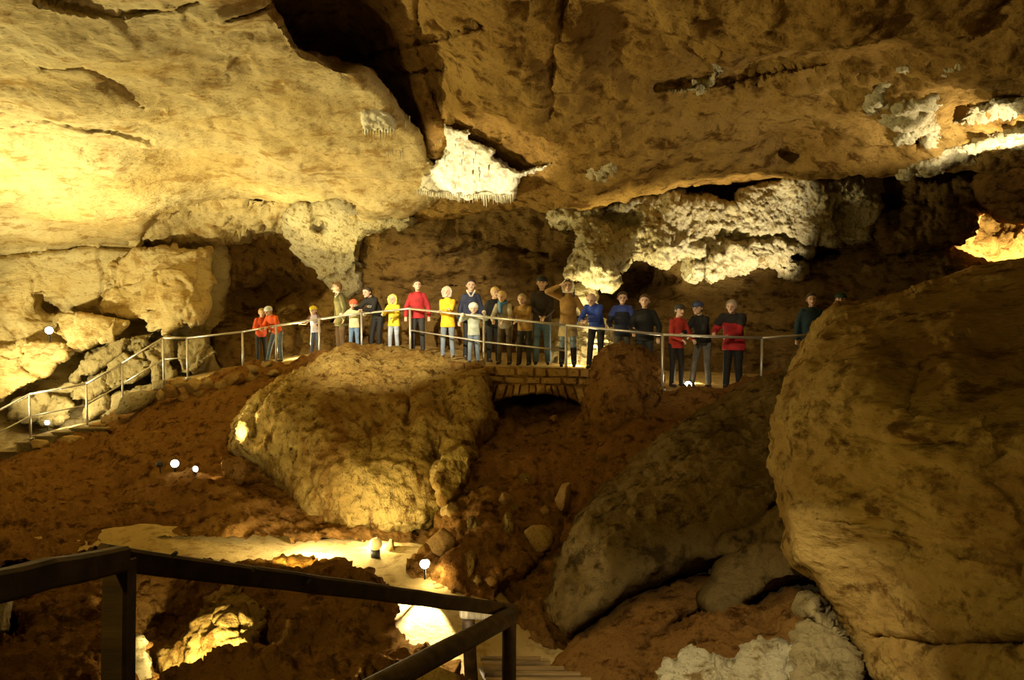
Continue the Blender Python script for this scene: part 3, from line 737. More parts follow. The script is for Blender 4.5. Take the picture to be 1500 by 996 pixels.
GRD = [r if r[0] != 829 else (829, 476, 538, 16.4) for r in RAIL]
GRD = sorted(GRD + [(709.5, 0, 535, 16.8), (885, 0, 541, 16.2), (925, 0, 556, 15.8)])
gnd_x = [g[0] for g in GRD]
gnd_z = [P(g[0], g[2], g[3]).z for g in GRD]


def ground_z(px): return float(np.interp(px, gnd_x, gnd_z))


# path surface behind the railing
sx = np.linspace(236, 1300, 260)
rows = []
for k, off in enumerate(np.concatenate([[-.12], np.linspace(0, 6.0, 40)])):
    pts = []
    for x in sx:
        d = rail_d(x) + off
        p = P(x, 500, d)
        pts.append((p.x, p.y, ground_z(x) - 0.03 + (-.5 if k == 0 else 0)))
    rows.append(pts)
V = np.array(rows).reshape(-1, 3)
V[len(sx):, 2] += relief(V[len(sx):], [('fbm', 1.0, .02), ('fine', .15, .008)])
nr, nc = len(rows), len(sx)
ix = np.arange(nr * nc).reshape(nr, nc)
Q = np.stack([ix[:-1, :-1], ix[:-1, 1:], ix[1:, 1:], ix[1:, :-1]], -1).reshape(-1, 4)
tag(mesh_np('floor', V, Q, R_PATH), 'flat visitor path behind the metal railing', 'cave floor', None, 'structure')

STEEL = plain_mat('galvanised_steel', (.62, .58, .50), .38, .65, .12, 60, .05)


def tube_mesh(name, a, b, r, mat, parent=None, seg=10, r2=None, cap=True):
    a, b = Vector(a), Vector(b)
    ax = (b - a).normalized()
    u = ax.orthogonal().normalized()
    w = ax.cross(u)
    vs_, fs = [], []
    for p, rr in ((a, r), (b, r if r2 is None else r2)):
        for k in range(seg):
            t = 2 * math.pi * k / seg
            vs_.append(p + (u * math.cos(t) + w * math.sin(t)) * rr)
    for k in range(seg):
        fs.append((k, (k + 1) % seg, seg + (k + 1) % seg, seg + k))
    if cap:
        fs.append(tuple(range(seg - 1, -1, -1)))
        fs.append(tuple(range(seg, 2 * seg)))
    o = mesh_np(name, vs_, fs, mat, parent)
    for f in o.data.polygons:
        if len(f.vertices) > 4: f.use_smooth = False
    return o


railing = empty('metal_railing', (0, 0, 0))
tag(railing, 'galvanised tube railing running along the stair and visitor path', 'railing')
tops = []
for (x, ty, fy, d) in RAIL:
    foot = P(x, fy, d)
    top = Vector((foot.x, foot.y, P(x, ty, d).z))
    tops.append((foot, top))
    tube_mesh('post', foot - Vector((0, 0, .35)), top, .028, STEEL, railing)
    fl = tube_mesh('foot_plate', foot + Vector((0, 0, -.03)), foot + Vector((0, 0, .012)), .07, STEEL, railing)
for k in range(len(tops) - 1):
    (f0, t0), (f1, t1) = tops[k], tops[k + 1]
    tube_mesh('top_rail', t0, t1, .026, STEEL, railing)
    if k < 5 or k in (10, 11):
        tube_mesh('middle_rail', f0.lerp(t0, .5), f1.lerp(t1, .5), .018, STEEL, railing)
(f0, t0), (f1, t1) = tops[4], tops[5]
tube_mesh('corner_rail', t0 + Vector((.18, .05, .02)), t1, .02, STEEL, railing)


# ------------------------------------------------------------------ blocks of stone from a front quad in the picture
def quad_stone(name, quad, d, thick, mat, parent, seed=0):
    """a dressed stone: four corners (px,py), chamfered front with a rough face"""
    r = random.Random(seed)
    c = np.mean(quad, axis=0)
    vs_, fs = [], []
    n = len(quad)
    for (x, y) in quad:
        x2, y2 = c[0] + (x - c[0]) * .95, c[1] + (y - c[1]) * .94
        vs_.append(P(x2, y2, d + thick))
    for (x, y) in quad:
        x2, y2 = c[0] + (x - c[0]) * .95, c[1] + (y - c[1]) * .94
        vs_.append(P(x2 + r.uniform(-.7, .7), y2 + r.uniform(-.5, .5), d + .05 + r.uniform(0, .02)))
    for (x, y) in quad:
        x2, y2 = c[0] + (x - c[0]) * .72, c[1] + (y - c[1]) * .68
        vs_.append(P(x2 + r.uniform(-.5, .5), y2 + r.uniform(-.5, .5), d - r.uniform(.0, .05)))
    vs_.append(P(c[0], c[1], d - r.uniform(.02, .07)))
    for k in range(n):
        k2 = (k + 1) % n
        fs += [(k, k2, n + k2, n + k), (n + k, n + k2, 2 * n + k2, 2 * n + k), (2 * n + k, 2 * n + k2, 3 * n)]
    fs.append(tuple(range(n - 1, -1, -1)))
    return mesh_np(name, vs_, fs, mat, parent, smooth=False)


bridge = empty('arch_bridge', P(785, 600, 15.9))
tag(bridge, 'low rubble stone arch bridge carrying the visitor path', 'bridge')
inv = bridge.location.copy()


def reloc(o, root):
    o.matrix_parent_inverse = Matrix.Translation(-root.location)
    return o


def bd(x): return 16.25 - (x - 690) / 170 * .45     # depth of the bridge face


def deck(x): return np.interp(x, [664, 706, 760, 829, 862], [528, 535, 537, 538, 540])


def intr(x): return 577 + ((x - 786) / 66.0) ** 2 * 18     # underside of the arch


# rubble courses
rb = random.Random(3)
sd = 0
for course in range(2):
    x = 664 if course == 0 else 690
    while x < 860:
        w = rb.choice([13, 17, 22, 27, 32])
        x2 = min(x + w, 864)
        t0 = lambda q: deck(q) + 1 + course * 13
        t1 = lambda q: deck(q) + 1 + (course + 1) * 13 + (0 if course == 0 else -2)
        o = quad_stone('stone', [(x, t0(x) + rb.uniform(-1, 1)), (x2, t0(x2) + rb.uniform(-1, 1)), (x2 + rb.uniform(-1.5, 1.5), t1(x2) + rb.uniform(-1.2, 1.2)), (x + rb.uniform(-1.5, 1.5), t1(x) + rb.uniform(-1.2, 1.2))],
                       bd(x) + rb.uniform(-.05, .04), .5, R_STONE, bridge, sd)
        reloc(o, bridge); sd += 1
        x = x2
# arch stones
x = 712.0
while x < 856:
    w = rb.choice([7, 9, 11, 14]) + (4 if x < 740 or x > 830 else 0)
    x2 = min(x + w, 858)
    lean = lambda q: (q - 786) * .10
    top0, top1 = deck(x) + 25 + rb.uniform(-1, 1), deck(x2) + 25 + rb.uniform(-1, 1)
    o = quad_stone('arch_stone', [(x - lean(x) * .4, top0), (x2 - lean(x2) * .4, top1), (x2 + lean(x2), min(intr(x2), 598) + rb.uniform(-1.5, 1.5)), (x + lean(x), min(intr(x), 598) + rb.uniform(-1.5, 1.5))],
                   bd(x) + rb.uniform(-.06, .03), .6, R_STONE, bridge, sd)
    reloc(o, bridge); sd += 1
    x = x2
# body of the vault behind the face stones
vsb, fsb = [], []
xs_ = np.linspace(660, 866, 30)
for x in xs_:
    for dd in (.10, 2.2):
        vsb.append(P(x, deck(x) + 1, bd(x) + dd)); vsb.append(P(x, min(max(intr(x), deck(x) + 8), 600) - 5, bd(x) + dd))
for k in range(len(xs_) - 1):
    a, b = 4 * k, 4 * k + 4
    fsb += [(a, a + 1, b + 1, b), (a + 2, b + 2, b + 3, a + 3), (a, b, b + 2, a + 2), (a + 1, a + 3, b + 3, b + 1)]
reloc(mesh_np('vault', vsb, fsb, R_CLAY, bridge, smooth=False), bridge)

# ------------------------------------------------------------------ loose stones
stone_meshes = []
for k in range(7):
    bm = bmesh.new()
    bmesh.ops.create_icosphere(bm, subdivisions=4, radius=1.0)
    V = np.array([v.co[:] for v in bm.verts])
    q = V * 1.1 + k * 13.7
    d1, d2, idv = cells(q * .8)
    rg = np.random.default_rng(60 + k)
    for c in range(13):                      # broken flat faces
        nn = rg.normal(size=3); nn /= np.linalg.norm(nn)
        h = V @ nn
        V = V - np.maximum(h - rg.uniform(.52, .82), 0)[:, None] * nn[None] * .93
    V = V * (1.12 + .16 * fbm(q * .8, 2) + .05 * ridge(q * 2.2) + .04 * fbm(q * 5, 2))[:, None]
    for v, c in zip(bm.verts, V): v.co = c
    me = bpy.data.meshes.new('stone')
    bm.to_mesh(me); bm.free()
    me.polygons.foreach_set('use_smooth', np.full(len(me.polygons), True))
    stone_meshes.append(me)
_variants = {}


def stone(px, py, d, w, h, mat, label, k=0, rot=0.0, group=None, name='stone', cat='stone', deep=None):
    """a stone w x h pixels in size"""
    key = (k % 7, mat.name)
    if key not in _variants:
        m2 = stone_meshes[k % 7].copy()
        m2.materials.clear(); m2.materials.append(mat)
        _variants[key] = m2
    o = bpy.data.objects.new(name, _variants[key])
    COL.objects.link(o)
    o.location = P(px, py, d)
    sx_, sz_ = w / F * d / 2, h / F * d / 2
    o.scale = (sx_, deep if deep else (sx_ + sz_) / 2, sz_)
    o.rotation_euler = (0, rot, 0)
    tag(o, label, cat, group)
    return o


# retaining stones under the left path
stone(198, 588, 19.3, 62, 26, R_GREY, 'long pale boulder lying beside the stair below the railing', 1, math.radians(-24), deep=.25)
quad = [(222, 558), (242, 556), (242, 570), (222, 572)]
o = quad_stone('kerb_stone', quad, 19.7, .3, R_GREY, None, 77)
tag(o, 'squared kerb stone at the foot of the corner railing post', 'stone')
row = [(250, 572, 26, 18), (262, 560, 20, 12), (282, 564, 24, 20), (296, 578, 26, 14), (304, 560, 18, 14), (324, 566, 26, 16), (345, 556, 34, 16), (352, 572, 26, 13), (372, 552, 20, 13), (388, 562, 26, 12), (372, 540, 22, 10), (400, 546, 20, 10), (318, 584, 22, 12), (392, 534, 18, 8), (236, 578, 16, 14), (270, 582, 18, 10)]
for k, (x, y, w, h) in enumerate(row):
    stone(x, y, np.interp(x, [236, 300, 400], [19.05, 18.95, 19.15]) + rb.uniform(-.08, .08), w * 1.05, h * 1.1, R_TAN if k % 3 else R_STONE, 'rubble stone of the dry retaining bank under the left path', k, rb.uniform(-.3, .3), 'retaining stones under the left path')
# stones of the clay slope below the bridge
slope_st = [(660, 752, 26, 34, 12.2, 'upright ochre stone at the foot of the leaf-shaped slab', .1), (790, 786, 46, 34, 11.2, 'largest pale broken stone on the clay slope', .1), (742, 776, 22, 50, 11.5, 'tall ochre stone standing in the clay slope', .15),
            (826, 728, 22, 38, 11.7, 'tan stone against the slanting slab', .2), (688, 832, 22, 40, 10.9, 'pointed brown stone above the lit path bend', .0), (648, 792, 40, 36, 11.4, 'rounded ochre stone right of the globe lamp', .3),
            (700, 775, 16, 22, 11.6, None, 0), (715, 772, 12, 14, 11.6, None, 0), (690, 768, 14, 26, 11.7, None, .2), (798, 748, 14, 16, 11.7, None, .4), (724, 800, 20, 18, 11.3, None, .3), (758, 806, 16, 14, 11.2, None, .1), (674, 806, 16, 20, 11.3, None, .2), (740, 730, 16, 14, 12.0, None, 0),
            (770, 700, 18, 12, 12.6, None, .2), (880, 670, 16, 12, 13.2, None, .1), (700, 850, 14, 14, 10.7, None, .2), (812, 612, 12, 8, 15.6, None, .1), (755, 745, 12, 12, 11.9, None, 0), (720, 850, 18, 12, 10.6, None, .4)]
for k, (x, y, w, h, d, lb, rt) in enumerate(slope_st):
    stone(x, y, d - .20, w * 1.12, h * 1.12, R_TAN if k in (0, 1) else R_BOULD if k % 2 == 0 else R_STONE, lb or 'small stone half sunk in the clay slope below the bridge', k + 2, rt, None if lb else 'small stones in the bridge slope')
# left slope and pit stones
for k, (x, y, w, h, d, lb) in enumerate([(222, 742, 30, 16, 13.0, 'dark flat stone on the clay slope below the spotlights'), (205, 716, 16, 8, 14.2, 'small dark chip above the flat stone on the clay slope'), (168, 632, 26, 12, 18.6, 'slanting stone below the lit landing'),
                                         (345, 690, 44, 50, 14.2, 'brown clay lump beneath the boulder nose'), (572, 800, 14, 22, 11.8, 'upright brown stone beside the globe lamp'), (106, 645, 40, 14, 18.8, 'flat stone under the lit landing edge'), (60, 652, 30, 14, 18.6, 'pale stone under the lowest visible steps')]):
    stone(x, y, d, w, h, R_SLAB if k < 2 else R_TAN if k > 3 else R_CLAY, lb, k, .2)
for k, (x, y, w, h, d) in enumerate([(215, 945, 16, 10, 7.4), (178, 902, 14, 8, 8.0), (70, 885, 20, 14, 8.0), (130, 960, 18, 12, 6.9), (60, 940, 24, 16, 7.1), (110, 985, 20, 16, 6.4), (40, 870, 16, 12, 8.4), (632, 852, 16, 12, 10.7), (640, 862, 20, 14, 10.5), (650, 848, 10, 20, 10.8)]):
    stone(x, y, d, w, h, R_CLAY if k < 7 else R_TAN, 'small stone on the near clay bank' if k < 7 else 'small bright stone beside the path lamp', k + 1, rb.uniform(-.4, .4), 'near bank stones' if k < 7 else 'stones by the path lamp')
rock('pale_rock', [(-30, 890), (-10, 872), (16, 872), (18, 890), (10, 925), (-30, 930)], [(0, 880, 7.2), (10, 915, 7.0), (-25, 900, 7.1)], R_FLOW, LSLAB, 'pale rock at the left edge under the wooden rail', 'rock', None, step=2.4, back=.4, rpx=8, rdep=.2)
stone(640, 1000, 6.8, 90, 50, R_TAN, 'brown rock at the bottom beside the wooden steps', 3, 0, name='rock', cat='rock')

# ------------------------------------------------------------------ stair on the left
stair = empty('stone_stair', P(40, 660, 19))
tag(stair, 'stone stair climbing behind the left railing with lit treads', 'stairs')
for k in range(9):
    t = k / 8
    x = -100 + 210 * t
    dd = np.interp(x, railx, [r[3] for r in RAIL])
    f = P(x, np.interp(x, railx, [r[2] for r in RAIL]), dd)
    hw = .55 if k < 8 else 1.4
    w0, w1 = f.x - .05, f.x + (.40 if k < 8 else .95)
    yy0, yy1 = f.y - .10, f.y + 1.3
    z = f.z
    vs_ = [(a, b, c) for c in (z - .8, z) for (a, b) in ((w0, yy0), (w1, yy0), (w1, yy1), (w0, yy1))]
    vs_ += [(a, b, z + .035) for (a, b) in ((w0 - .03, yy0 - .03), (w1, yy0 - .03), (w1, yy1), (w0 - .03, yy1))] + [(a, b, z) for (a, b) in ((w0 - .03, yy0 - .03), (w1, yy0 - .03), (w1, yy1), (w0 - .03, yy1))]
    fs = [(0, 1, 5, 4), (1, 2, 6, 5), (2, 3, 7, 6), (3, 0, 4, 7), (8, 9, 10, 11), (12, 13, 9, 8), (13, 14, 10, 9), (14, 15, 11, 10), (15, 12, 8, 11), (15, 14, 13, 12)]
    reloc(mesh_np('step', vs_, fs, R_GREY, stair, smooth=False), stair)
for k in range(6):          # upper flight between the railing bends
    x = 132 + k * 18
    dd = np.interp(x, railx, [r[3] for r in RAIL])
    f = P(x, np.interp(x, railx, [r[2] for r in RAIL]), dd)
    w0, w1, yy0, yy1, z = f.x, f.x + .42, f.y - .08, f.y + 1.2, f.z
    vs_ = [(a, b, c) for c in (z - .7, z) for (a, b) in ((w0, yy0), (w1, yy0), (w1, yy1), (w0, yy1))]
    fs = [(0, 1, 5, 4), (1, 2, 6, 5), (2, 3, 7, 6), (3, 0, 4, 7), (4, 5, 6, 7)]
    reloc(mesh_np('step', vs_, fs, R_STONE, stair, smooth=False), stair)

# ------------------------------------------------------------------ timber handrail and steps in front
WOOD = plain_mat('dark_sawn_timber', (.085, .046, .015), .7, 0, .45, 9, .5, None, (6, 1, 1))
WOOD2 = plain_mat('dark_round_timber', (.075, .042, .016), .65, 0, .4, 12, .5)
WOODP = plain_mat('pale_peeled_log', (.55, .46, .30), .7, 0, .3, 14, .4, None, (.3, 4, 4))


def beam(name, a, b, w, h, mat, parent, up=Vector((0, 0, 1)), bev=.012):
    a, b = Vector(a), Vector(b)
    ax = (b - a).normalized()
    s = ax.cross(up).normalized()
    u = s.cross(ax)
    prof = [(-w / 2 + bev, -h / 2), (w / 2 - bev, -h / 2), (w / 2, -h / 2 + bev), (w / 2, h / 2 - bev), (w / 2 - bev, h / 2), (-w / 2 + bev, h / 2), (-w / 2, h / 2 - bev), (-w / 2, -h / 2 + bev)]
    n = 14
    vs_, fs = [], []
    for k in range(n + 1):
        c = a.lerp(b, k / n)
        j = fbm(np.array([[c.x * 1.3, c.y * 1.3, c.z + k]]), 2)[0] * .006
        for (p, q) in prof: vs_.append(c + s * (p + j) + u * (q + j))
    m = len(prof)
    for k in range(n):
        for i in range(m): fs.append((k * m + i, k * m + (i + 1) % m, (k + 1) * m + (i + 1) % m, (k + 1) * m + i))
    fs.append(tuple(range(m - 1, -1, -1))); fs.append(tuple(range(n * m, n * m + m)))
    return mesh_np(name, vs_, fs, mat, parent, smooth=False)


def log(name, a, b, r, mat, parent, r2=None, seg=14, n=14):
    a, b = Vector(a), Vector(b)
    ax = (b - a).normalized()
    u = ax.orthogonal().normalized(); w = ax.cross(u)
    vs_, fs = [], []
    for k in range(n + 1):
        t = k / n
        c = a.lerp(b, t)
        rr = r + ((r2 or r) - r) * t
        for i in range(seg):
            an = 2 * math.pi * i / seg
            j = 1 + .07 * float(fbm(np.array([[math.cos(an) * 1.2 + a.x, math.sin(an) * 1.2, k * .25 + a.z]]), 2)[0])
            if k in (0, n): j *= .93
            vs_.append(c + (u * math.cos(an) + w * math.sin(an)) * rr * j)
    for k in range(n):
        for i in range(seg): fs.append((k * seg + i, k * seg + (i + 1) % seg, (k + 1) * seg + (i + 1) % seg, (k + 1) * seg + i))
    fs.append(tuple(range(seg - 1, -1, -1))); fs.append(tuple(range(n * seg, n * seg + seg)))
    return mesh_np(name, vs_, fs, mat, parent)


hand = empty('wooden_handrail', P(165, 1150, 3.1))
tag(hand, 'dark sawn timber handrail crossing the foreground', 'handrail')
pA = P(166, 819, 3.1)
reloc(beam('rail', pA + (P(-130, 882, 2.05) - pA) * 2.2, pA + Vector((.03, 0, 0)), .07, .098, WOOD, hand), hand)
reloc(beam('rail', pA + Vector((-.05, 0, .012)), P(752, 894, 6.15), .07, .094, WOOD, hand), hand)
reloc(beam('post', P(166, 1500, 3.14), pA + Vector((0, .05, -.02)), .10, .10, WOOD, hand, Vector((0, 1, 0))), hand)
reloc(log('end_post', P(745, 1130, 6.0), P(746, 899, 6.0), .055, WOOD2, hand), hand)
for (x, y, d) in ((255, 812, 3.35), (372, 834, 3.75), (452, 852, 4.1)):        # bolt heads
    c = P(x, y, d - .03)
    reloc(tube_mesh('bolt', c + Vector((0, .02, 0)), c - Vector((0, .012, 0)), .010, plain_mat('dark_iron_bolt', (.03, .022, .015), .6, .4), hand, 6), hand)
pole = empty('pole_handrail', P(600, 1150, 5))
tag(pole, 'thick round pole handrail sloping down towards the bottom edge', 'handrail')
reloc(log('rail', P(747, 903, 5.94), P(470, 1050, 4.0), .068, WOOD2, pole, .068), pole)
reloc(log('post', P(500, 1400, 4.3), P(500, 1036, 4.3), .06, WOOD2, pole), pole)
far = empty('log_handrail', P(690, 1000, 7.4))
tag(far, 'short pale peeled log rail on a dark post beyond the steps', 'handrail')
reloc(log('rail', P(677, 898, 7.2), P(752, 903, 7.6), .048, WOODP, far), far)
reloc(log('post', P(691, 1010, 7.3), P(686, 905, 7.3), .062, WOOD2, far), far)

steps = empty('wooden_steps', P(780, 990, 8.5))
tag(steps, 'slatted wooden steps going down at the bottom of the stair', 'stairs')
PLK = plain_mat('worn_step_timber', (.22, .135, .045), .8, 0, .35, 10, .4, None, (5, .7, .7))
TR = [(965, 8.9, 704, 792), (972, 8.5, 706, 806), (980, 8.1, 708, 826), (988, 7.7, 710, 850), (997, 7.3, 712, 866), (1007, 6.95, 716, 880), (1019, 6.6, 718, 892), (1032, 6.3, 720, 905)]
for k, (y, d, xa, xb) in enumerate(TR):
    a, b = P(xa, y, d), P(xb, y, d)
    b.z = a.z
    reloc(beam('tread', a, b, .068, .045, PLK, steps), steps)
m0, m1 = P(752, 965, 8.95), P(812, 1036, 6.2)
reloc(beam('gap_shade_board', m0 + Vector((0, 0, -.09)), m1 + Vector((0, 0, -.09)), .80, .03, WOOD2, steps), steps)  # added dark sheet so the gaps between treads look shaded

# ------------------------------------------------------------------ lamps
HOUS = plain_mat('black_lamp_housing', (.02, .02, .02), .5, .3, .2, 40)
LENSON = plain_mat('lit_lamp_glass', (1, .93, .75), .3, 0, 0, 10, 0, 40)
LENSOFF = plain_mat('frosted_lamp_glass', (.80, .72, .50), .3, 0, .05, 10, 0)
BLUEON = plain_mat('cool_lamp_glass', (.75, .80, 1), .3, 0, 0, 10, 0, 25)


def floodlight(px, py, d, r, target, label, lens=LENSON, power=0, angle=90, color=WARM, blend=.6, group=None, z_off=0):
    pos = P(px, py, d)
    t = (Vector(target) - pos).normalized()
    root = empty('floodlight', pos)
    tag(root, label, 'lamp', group)
    q = t.to_track_quat('Z', 'Y')

    def part(nm, prof, mat, par, seg=18):
        vs_, fs = [], []
        for (rr, zz) in prof:
            for k in range(seg):
                an = 2 * math.pi * k / seg
                vs_.append(q @ Vector((rr * math.cos(an), rr * math.sin(an), zz)))
        for j in range(len(prof) - 1):
            for k in range(seg): fs.append((j * seg + k, j * seg + (k + 1) % seg, (j + 1) * seg + (k + 1) % seg, (j + 1) * seg + k))
        fs.append(tuple(range(seg - 1, -1, -1))); fs.append(tuple(range((len(prof) - 1) * seg, len(prof) * seg)))
        return mesh_np(nm, vs_, fs, mat, par)
    part('housing', [(r * .45, -r * 1.3), (r * .8, -r * 1.1), (r * 1.05, -r * .2), (r * 1.15, 0), (r * 1.15, r * .12), (r * .98, r * .12)], HOUS, root)
    part('lens', [(r * .95, r * .10), (r * .8, r * .22), (r * .45, r * .3), (r * .1, r * .32)], lens, root)
    tube_mesh('bracket', (0, 0, -r * .4), (0, 0.02, -r * 3.2 + z_off), r * .22, HOUS, root, 8)
    if power:
        l = spot('lamp_beam', (0, 0, 0), (0, 0, -1), power, angle, blend, color, r * .6)
        l.parent = root
        l.location = t * (r * .45)
        l.rotation_euler = t.to_track_quat('-Z', 'Y').to_euler()
    return root


LAMPS = True
floodlight(72, 484, 20.9, .10, P(60, 470, 15), 'bright lamp between the tilted block and left wall', LENSON, 60, 160, (1, .85, .5))
floodlight(69, 619, 19.5, .06, P(100, 640, 16), 'small bluish lamp above the lit stair landing', BLUEON)
bulb('landing_glow', P(100, 612, 19.9), 40, (1, .85, .5), .04)
floodlight(234, 680, 14.6, .055, P(100, 640, 20), 'dark unlit spotlight on the clay slope', LENSOFF)
floodlight(256, 679, 14.6, .075, P(300, 560, 5), 'lit spotlight next to the unlit one on the clay slope', LENSON)
floodlight(286, 687, 14.3, .055, P(400, 640, 13.2), 'lit spotlight nearest the boulder nose', LENSON, 110, 90, (1, .75, .3))
floodlight(622, 826, 10.25, .065, P(600, 930, 8.0), 'lit path lamp at the bend above the glare', LENSON)
floodlight(1008, 564, 15.9, .08, P(1030, 540, 14), 'lit ground lamp by the railing post near the red jacket', LENSON, 60, 160, (1, .85, .5))
spot('path_beam', P(634, 812, 10.5), P(602, 920, 9.3), 1500, 52, .3, WHITE, .02)
bulb('path_spill', P(637, 840, 10.5), 9, (1, .8, .4), .03)
# globe lamp at the foot of the boulder
gl = empty('globe_lamp', P(550, 806, 11.5))
tag(gl, 'round white globe lamp at the foot of the huge boulder', 'lamp')
bm = bmesh.new(); bmesh.ops.create_uvsphere(bm, u_segments=20, v_segments=14, radius=.10)
for v in bm.verts: v.co.z = v.co.z * .95 + .09
me = bpy.data.meshes.new('globe'); bm.to_mesh(me); bm.free(); me.materials.append(LENSOFF)
for p_ in me.polygons: p_.use_smooth = True
o = bpy.data.objects.new('globe', me); COL.objects.link(o); o.parent = gl
tube_mesh('base', (0, 0, -.10), (0, 0, .02), .07, HOUS, gl, 14)
bulb('globe_glow', P(551, 782, 11.85), 42, (1, .85, .45), .03)
bulb('path_glow', P(462, 797, 11.4), 110, (1, .85, .5), .04)
spot('nose_beam', P(318, 668, 14.4), P(352, 612, 14.9), 420, 60, .5, WHITE, .03)
spot('hollow_beam', P(292, 985, 6.7), P(305, 900, 8.0), 330, 84, .5, (1, .82, .36), .03)
bulb('hollow_glow', P(262, 985, 7.0), 12, (1, .8, .36), .03)
bulb('ground_glow', P(842, 530, 17.3), 26, (1, .8, .4), .04)
bulb('ground_glow', P(888, 520, 17.4), 14, (1, .8, .4), .04)
bulb('ground_glow', P(1014, 560, 16.9), 40, (1, .85, .5), .05)
bulb('alcove_glow', P(431, 512, 21.0), 22, (1, .85, .5), .04)
spot('white_rock_beam', P(1010, 1060, 5.2) + Vector((0, 0, 2.3)), P(1060, 985, 6.6), 330, 70, .5, WHITE, .05)

# ------------------------------------------------------------------ stalactites
bm = bmesh.new()
st_meshes = []
for k in range(3):
    seg, prof = 7, [(1.0, 0), (.62, -.22), (.42, -.5), (.28, -.8), (.08, -1.0)]
    vs_, fs = [], []
    for j, (rr, zz) in enumerate(prof):
        for i in range(seg):
            an = 2 * math.pi * i / seg
            rj = rr * (1 + .15 * math.sin(3 * j + i * 2 + k))
            vs_.append((rj * math.cos(an) + .1 * math.sin(k * 2 + j), rj * math.sin(an), zz))
    for j in range(len(prof) - 1):
        for i in range(seg): fs.append((j * seg + i, (j + 1) * seg + i, (j + 1) * seg + (i + 1) % seg, j * seg + (i + 1) % seg))
    me = bpy.data.meshes.new('stalactite'); me.from_pydata(vs_, [], fs)
    me.polygons.foreach_set('use_smooth', np.full(len(me.polygons), True)); me.materials.append(R_WHITE)
    st_meshes.append(me)


def stalactite(px, py, d, length, width, parent, k):
    o = bpy.data.objects.new('stalactite', st_meshes[k % 3]); COL.objects.link(o)
    o.parent = parent
    o.location = P(px, py, d)
    r = width / F * d / 2
    o.scale = (r, r, length / F * d)
    o.rotation_euler = (0, 0, k * 1.3)


rs = random.Random(5)
for k in range(44):
    x = 612 + k * 3.25 + rs.uniform(-1, 1)
    y = np.interp(x, [612, 640, 690, 742, 758], [280, 284, 286, 289, 284])
    stalactite(x, y - 2, np.interp(x, [612, 690, 750], [16.75, 16.75, 16.55]), rs.choice([7, 9, 11, 14]) + (10 if 30 <= k <= 31 else 0), rs.uniform(2.4, 4.2) + (3 if k == 30 else 0), CALC, k)
for k in range(14):
    stalactite(rs.uniform(640, 720), rs.uniform(206, 262), 15.2, rs.uniform(6, 12), 2.6, CALC, k)
for k in range(12):
    x = 532 + k * 4.2
    stalactite(x, rs.uniform(184, 192), 13.9, rs.uniform(8, 16), 2.6, CALC2, k)
for (x, y) in ((568, 222), (580, 220), (586, 222), (616, 215), (612, 236), (590, 216), (638, 206), (646, 205), (600, 170), (594, 178), (602, 240), (575, 218)):
    stalactite(x, y, 14.6 if y < 200 else 15.4, rs.uniform(7, 14), 2.4, CALC2, int(x))

# ================================================================== VISITORS
SKIN = plain_mat('fair_skin', (.72, .47, .34), .55, 0, .06, 20, .02)
EYE_M = plain_mat('dark_eye', (.03, .02, .015), .3, 0, 0, 10, 0)
LIP = plain_mat('lip_red', (.45, .18, .14), .5, 0, 0, 10, 0)
_cl = {}


def cloth(col, rough=.8):
    key = tuple(round(c, 3) for c in col)
    if key not in _cl:
        _cl[key] = plain_mat('cloth_%d' % len(_cl), col, rough, 0, .22, 7, .25)
    return _cl[key]


def loft(sections, seg=14):
    """closed tube through (centre, right axis * rx, front axis * ry) sections"""
    vs_, fs = [], []
    for (c, a, b) in sections:
        for k in range(seg):
            t = 2 * math.pi * k / seg
            vs_.append(c + a * math.cos(t) + b * math.sin(t))
    n = len(sections)
    for j in range(n - 1):
        for k in range(seg): fs.append((j * seg + k, j * seg + (k + 1) % seg, (j + 1) * seg + (k + 1) % seg, (j + 1) * seg + k))
    fs.append(tuple(range(seg - 1, -1, -1))); fs.append(tuple(range((n - 1) * seg, n * seg)))
    return vs_, fs


def capsule(a, b, r0, r1, seg=10):
    a, b = Vector(a), Vector(b)
    ax = b - a
    L = ax.length
    ax = ax / L if L > 1e-6 else Vector((0, 0, 1))
    u = ax.orthogonal().normalized(); w = ax.cross(u)
    secs = []
    for t in (-.98, -.7, -.35, 0): secs.append((a + ax * (t * r0), u * (r0 * math.sqrt(1 - t * t)), w * (r0 * math.sqrt(1 - t * t))))
    for t in (0, .35, .7, .98): secs.append((b + ax * (t * r1), u * (r1 * math.sqrt(1 - t * t)), w * (r1 * math.sqrt(1 - t * t))))
    return loft(secs, seg)


def ball(c, rx, ry, rz, X=None, Y=None, Z=None):
    X, Y, Z = X or Vector((1, 0, 0)), Y or Vector((0, 1, 0)), Z or Vector((0, 0, 1))
    secs = []
    for k in range(9):
        t = -0.985 + 1.97 * k / 8
        s = math.sqrt(1 - t * t)
        secs.append((Vector(c) + Z * (rz * t), X * (rx * s), Y * (ry * s)))
    return loft(secs, 14)


FUSE = []


def fuse(name, pieces, mat, parent, voxel, smooth=2, keep=1.0):
    """several overlapping volumes grown into one continuous surface"""
    vs_, fs = [], []
    for (v, f) in pieces:
        o = len(vs_)
        vs_ += v
        fs += [tuple(i + o for i in q) for q in f]
    ob = mesh_np(name, vs_, fs, mat, parent)
    m = ob.modifiers.new('fuse', 'REMESH'); m.mode = 'VOXEL'; m.voxel_size = voxel; m.use_smooth_shade = True
    if smooth:
        s = ob.modifiers.new('soften', 'SMOOTH'); s.factor = .5; s.iterations = smooth
    if keep < 1:
        d = ob.modifiers.new('thin', 'DECIMATE'); d.ratio = keep
    FUSE.append(ob)
    return ob


